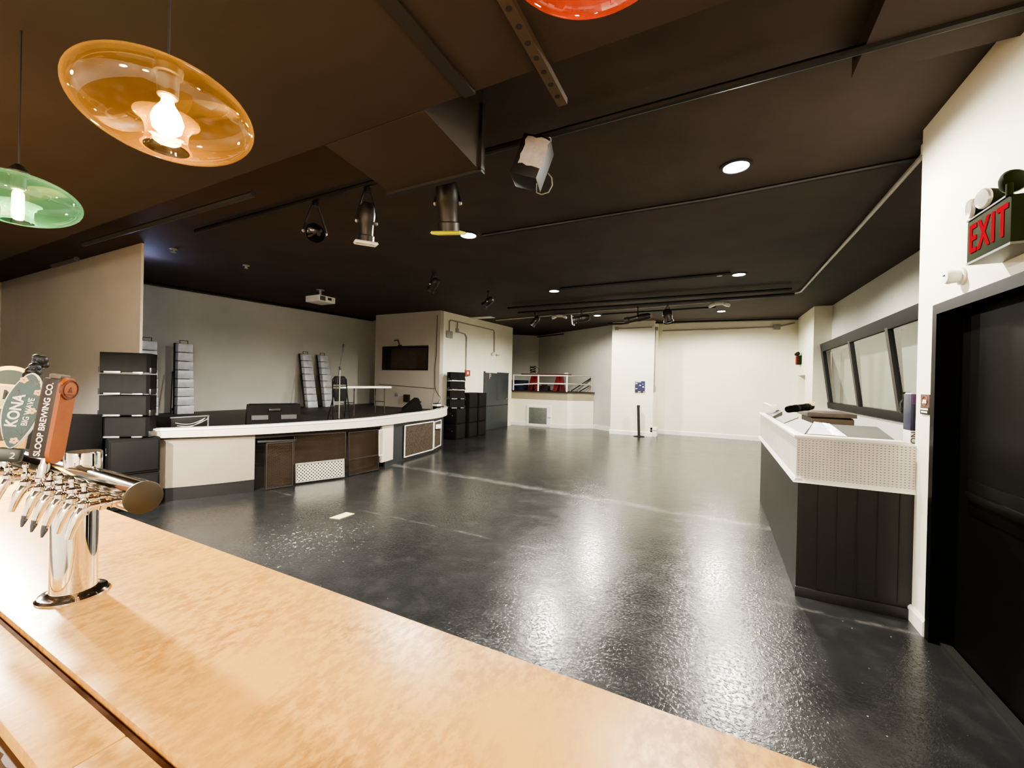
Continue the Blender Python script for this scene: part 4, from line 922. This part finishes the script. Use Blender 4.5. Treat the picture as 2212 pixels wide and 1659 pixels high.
# ------------------------------------------------------------------ ceiling pipes and stage lights
def pipe(name, label, path, r, mat='blackmetal', cat='pipe'): return tag(MB().tube(path, r, 8).build(name, M[mat]), label, cat)
pipe('lighting_bar', 'black lighting bar across the ceiling nearest the bar', [(-5.6,2.62,3.34),(1.2,2.62,3.34)], .024)
pipe('ceiling_pipe', 'thin black pipe between the two nearest ceiling lights', [(-2.7,4.42,3.47),(-.1,4.45,3.47),(1.2,4.35,3.47),(2.3,4.3,3.47)], .02)
pipe('ceiling_pipe', 'thin black pipe between the two middle ceiling lights', [(-2.9,7.8,3.54),(.15,7.78,3.54)], .022)
pipe('ceiling_pipe', 'thin black pipe between the two far ceiling lights', [(-3.0,11.55,3.62),(-.1,11.4,3.62)], .022)
pipe('ceiling_pipe', 'black pipe along the top of the far white wall', [(-3.3,13.45,3.62),(2.0,14.1,3.62)], .03)
pipe('lighting_bar', 'upper black pipe of the double lighting bar across the dance floor', [(-4.8,9.15,3.5),(1.2,9.25,3.5)], .028)
pipe('lighting_bar', 'lower black pipe of the double lighting bar across the dance floor', [(-4.8,9.75,3.48),(1.3,9.65,3.48)], .028)
pipe('ceiling_pipe', 'black rail hung below the soffit near the tan wall', [(-5.8,1.72,2.93),(-3.0,1.76,2.93)], .022)
pipe('ceiling_pipe', 'dark pipe along the top of the stage backdrop', [(-10.2,3.0,3.42),(-10.2,9.9,3.56)], .028)
pipe('ceiling_pipe', 'short dark pipe crossing the tan wall below the green pendant', [(-6.6,1.72,2.80),(-5.95,1.72,2.80)], .025)
pipe('ceiling_pipe', 'dark pipe along the top of the angled platform wall', [(-7.2,16.6,3.66),(-5.6,15.55,3.62)], .025)
th = thing('ceiling_conduit', 'pale conduit crossing the ceiling past the emergency lights to the booth', 'conduit', (1.4,4.31,3.46))
MB().tube([(1.37,3.95,3.44),(1.40,6,3.48),(1.44,9.9,3.57),(1.3,10.12,3.575),(.8,10.25,3.58),(-.2,10.5,3.585),(-2.2,10.75,3.59),(-2.9,10.8,3.60),(-3.1,10.95,3.6),(-6.4,11.4,3.60)], .019, 8).build('pipe', M['conduit'], th)
twin_light('emergency_light', 'white twin-head emergency light on the ceiling conduit near the booth', (-.02,10.46,3.53), (1,.05,0))
twin_light('emergency_light', 'white twin-head emergency light on the ceiling conduit near the side wall', (-4.1,11.0,3.55), (1,.1,0))
th = thing('strut_channel', 'perforated metal strut hanging under the soffit beside the red pendant', 'strut', (-.65,1.5,2.9))
MB().box(-.70,-.655,1.2,1.80,2.92,2.9495).build('channel', plain('tan_strut', '#3a2d1e', .6), th)
for k in range(7): MB().lathe([(.012,0),(.012,.002),(0,.0021)], (-.678,1.25+.08*k,2.9205), (0,0,-1), 12).build('slot_hole', M['void'], th)

def spot(label, top, hang, d, length=.34, r=.085, gel=None, lens=True):
    """theatre spot: clamp, yoke, ridged barrel pointing along d, optional gel frame"""
    th = thing('stage_spotlight', label, 'stage light', top, 0, 'theatre spotlights')
    t = Vector(top); c = t - Vector((0,0,hang)); d = Vector(d).normalized(); sd = d.cross(Vector((0,0,1)))
    if sd.length < .05: sd = Vector((1,0,0))
    sd.normalize()
    MB().box(t.x-.02,t.x+.02,t.y-.025,t.y+.025,t.z-.05,t.z,.006).build('clamp', M['blackmetal'], th)
    a, e = c+sd*(r+.02), c-sd*(r+.02); tt = t-Vector((0,0,.05))
    MB().tube([a, a.lerp(tt,.6)+sd*.02, tt+sd*.03, tt-sd*.03, e.lerp(tt,.6)-sd*.02, e], .009, 6).build('yoke', M['blackmetal'], th)
    L = length
    MB().lathe([(0,-L*.5),(r*.55,-L*.48),(r*.9,-L*.38),(r,-L*.2),(r,0),(r*.86,.02),(r*.82,L*.32),(r*.98,L*.34),(r*.98,L*.5)], c, d, 24, cap=False).build('barrel', plain('dusty_black_barrel', '#2a2521', .45, .3), th)
    if lens: MB().lathe([(r*.9,L*.44),(r*.5,L*.48),(0,L*.5)], c, d, 24, cap=False).build('lens', M['lens'] if lens == 2 else plain('dark_lens', '#1a1818', .1, .6), th)
    for s in (-1, 1):
        k = c+sd*(r+.012)*s; MB().ball(tuple(k), .018, (1,1,1), 1).build('knob', M['silver'], th)
    if gel:
        u = sd; w = d.cross(u).normalized(); k = c+d*(L*.5+.008); g = r*1.25
        b = MB()
        for (p0, p1) in (((-g,-g),(g,-g)),((g,-g),(g,g)),((g,g),(-g,g)),((-g,g),(-g,-g))): b.tube([k+u*p0[0]+w*p0[1], k+u*p1[0]+w*p1[1]], .013, 4)
        b.build('gel_frame', M[gel], th)
    return th
spot('black spotlight with lens turned to the bar, hung before the boxed duct', (-3.48,2.62,3.315), .30, (.75,-.5,-.35), .26, .085)
spot('black spotlight with white frame hanging just beside the duct', (-2.80,2.62,3.315), .31, (-.15,.12,-1), .34, .07, 'letter')
spot('large dusty spotlight with yellow frame hanging by the boxed duct', (-1.93,2.62,3.315), .30, (-.12,.3,-1), .42, .088, 'yellow')
spot('small black spotlight over the stage edge, nearer the projector', (-4.41,5.64,3.49), .22, (-.6,.1,-.7), .26, .07)
spot('small shiny spotlight over the stage edge, nearer the far wall', (-4.31,7.33,3.52), .24, (-.7,-.2,-.6), .26, .075, None, 2)
spot('small spotlight beside the emergency light near the side wall', (-4.3,9.75,3.45), .22, (-.5,-.3,-.8), .3, .08, None, 2)
spot('spotlight with white frame pointing at the stage from the double bar', (-3.05,9.75,3.45), .22, (-1,-.1,-.15), .42, .09, 'letter')
spot('long black spotlight on the double bar above the white column', (-1.7,9.75,3.45), .28, (-1,-.05,-.18), .6, .085)
spot('boxy black spotlight on the double bar next to the long one', (-1.05,9.75,3.45), .26, (.2,-.2,-1), .32, .11)
th = thing('paper_covered_light', 'black lamp box with a sheet of crumpled paper hung from the bar', 'stage light', (-1.22,2.62,3.3))
Mx = Matrix.Translation((-1.14,2.50,3.10)) @ Matrix.Rotation(.3,4,'Y') @ Matrix.Rotation(math.radians(-8),4,'X') @ Matrix.Rotation(math.radians(12),4,'Z')
b = MB().box(-.105,.085,-.08,.10,-.14,.14,.01); b.xf(Mx); b.build('lamp_body', M['black'], th)
b = MB()
rows, cols = 7, 6; g = [[(-.07+.16*j/(cols-1)+.006*math.sin(i*2.1), -.086-.006*math.sin(i*1.7+j*1.3), -.07+.19*i/(rows-1)+.006*math.sin(j*2.3)) for j in range(cols)] for i in range(rows)]
vs = [[b.bm.verts.new(p) for p in r_] for r_ in g]
for i in range(rows-1):
    for j in range(cols-1): b.bm.faces.new([vs[i][j],vs[i][j+1],vs[i+1][j+1],vs[i+1][j]])
b.xf(Mx); b.build('paper_sheet', M['paper'], th)
MB().tube([(-1.16,2.56,3.22),(-1.18,2.60,3.29),(-1.18,2.62,3.34)], .012, 6).build('hanger', M['blackmetal'], th)
MB().box(-1.075,-1.045,2.55,2.58,3.22,3.28,.004).build('clip', M['plastic'], th)
MB().tube([(-1.02,2.47,2.99),(-.99,2.46,2.95),(-.985,2.46,2.90),(-1.01,2.46,2.86),(-1.06,2.46,2.855),(-1.10,2.47,2.88),(-1.105,2.48,2.95)], .004, 6).build('safety_cable', M['silver'], th)
th = thing('projector', 'pale projector hanging from the ceiling in front of the stage backdrop', 'projector', (-7.62,5.9,3.5))
MB().cyl((-7.62,5.9,3.5),(-7.62,5.9,3.36), .025).lathe([(.08,0),(.08,.012)], (-7.62,5.9,3.495), (0,0,1), 16).build('mount', M['silver'], th)
MB().box(-7.85,-7.42,5.72,6.12,3.23,3.36,.012).build('case', M['plastic'], th)
MB().box(-7.425,-7.415,5.74,5.87,3.25,3.34).build('vent_panel', M['greymid'], th)
MB().box(-7.424,-7.414,5.93,6.02,3.28,3.33).build('connector_panel', M['darkgrey'], th)
for (x, y, lab) in ((-7.11,3.05,'nearer the tan wall'),(-7.07,4.05,'further along the stage edge')):
    th = thing('smoke_detector', f'tiny pale ceiling sprinkler above the stage, {lab}', 'sprinkler', (x,y,cz(y)))
    MB().lathe([(.05,0),(.05,-.012),(.02,-.018),(.02,-.05),(.035,-.055),(0,-.058)], (x,y,cz(y)), (0,0,1), 16).build('head', M['greyplastic'], th)
tag(MB().lathe([(.05,0),(.045,-.02),(0,-.025)], (-.02,7.88,cz(7.88)), (0,0,1), 18).build('smoke_detector', M['plastic']), 'small white ceiling detector beside the middle row light near the booth', 'detector')
tag(MB().box(-7.0,-6.2,10.7,11.0,3.60,3.612).build('ceiling_panel', M['plastic']), 'flat white panel on the ceiling above the side wall', 'panel')
tag(MB().box(1.30,1.42,3.9,4.05,3.37,3.44,.004).build('junction_box', M['plastic']), 'small white conduit box at the corner above the booth counter', 'electrical box')

# ------------------------------------------------------------------ floor scraps
tag(MB().hexa([(-3.99,3.27,.001),(-3.86,3.30,.001),(-3.86,3.52,.001),(-3.98,3.50,.001),(-3.99,3.27,.004),(-3.86,3.30,.006),(-3.86,3.52,.004),(-3.98,3.5,.008)]).build('paper_strip', M['creamtap']), 'cream paper strip lying on the black floor near the stage', 'paper')
tag(MB().hexa([(-.42,2.02,.001),(-.38,2.0,.001),(-.37,2.05,.001),(-.41,2.06,.001),(-.42,2.02,.003),(-.38,2.0,.006),(-.37,2.05,.003),(-.41,2.06,.008)]).build('paper_scrap', M['letter']), 'tiny white paper scrap on the floor beside the bar edge', 'paper')

# ------------------------------------------------------------------ lights: faint stage glow, unseen fill added for the tan wall and room
def point(loc, e, col, r=.1):
    l = bpy.data.lights.new('glow', 'POINT'); l.energy = e; l.color = col; l.shadow_soft_size = r
    o = bpy.data.objects.new('glow', l); COL.objects.link(o); o.location = loc
for x in (-3.75,-5.05):
    l = bpy.data.lights.new('wall_fill', 'SPOT'); l.energy = 360; l.color = (1,.93,.82); l.spot_size = math.radians(168); l.spot_blend = .3; l.shadow_soft_size = .05
    o = bpy.data.objects.new('wall_fill', l); COL.objects.link(o); o.location = (x,.55,2.25)      # unseen spots added to brighten the tan wall, in line with the pendants
point((-7.9,3.05,3.2), 5, (.45,.55,1.0), .1)       # blue stage lamp in the near wing
for x in (-3.2,-.4,.7): point((x,-1.4,2.1), 55, (1,.84,.66), .15)   # unseen fill points added behind the viewer to lift walls and stage

w = bpy.data.worlds.new('world'); SC.world = w; w.use_nodes = True
w.node_tree.nodes['Background'].inputs[0].default_value = (.5,.47,.45,1); w.node_tree.nodes['Background'].inputs[1].default_value = .02
SC.view_settings.view_transform = 'AgX'
SC.view_settings.look = 'AgX - Medium High Contrast'
SC.view_settings.exposure = 1.55
SC.cycles.use_denoising = True
SC.cycles.max_bounces = 7; SC.cycles.transparent_max_bounces = 12
SC.cycles.use_adaptive_sampling = True; SC.cycles.adaptive_threshold = .04
SC.cycles.caustics_reflective = False; SC.cycles.caustics_refractive = False
SC.cycles.sample_clamp_indirect = 6
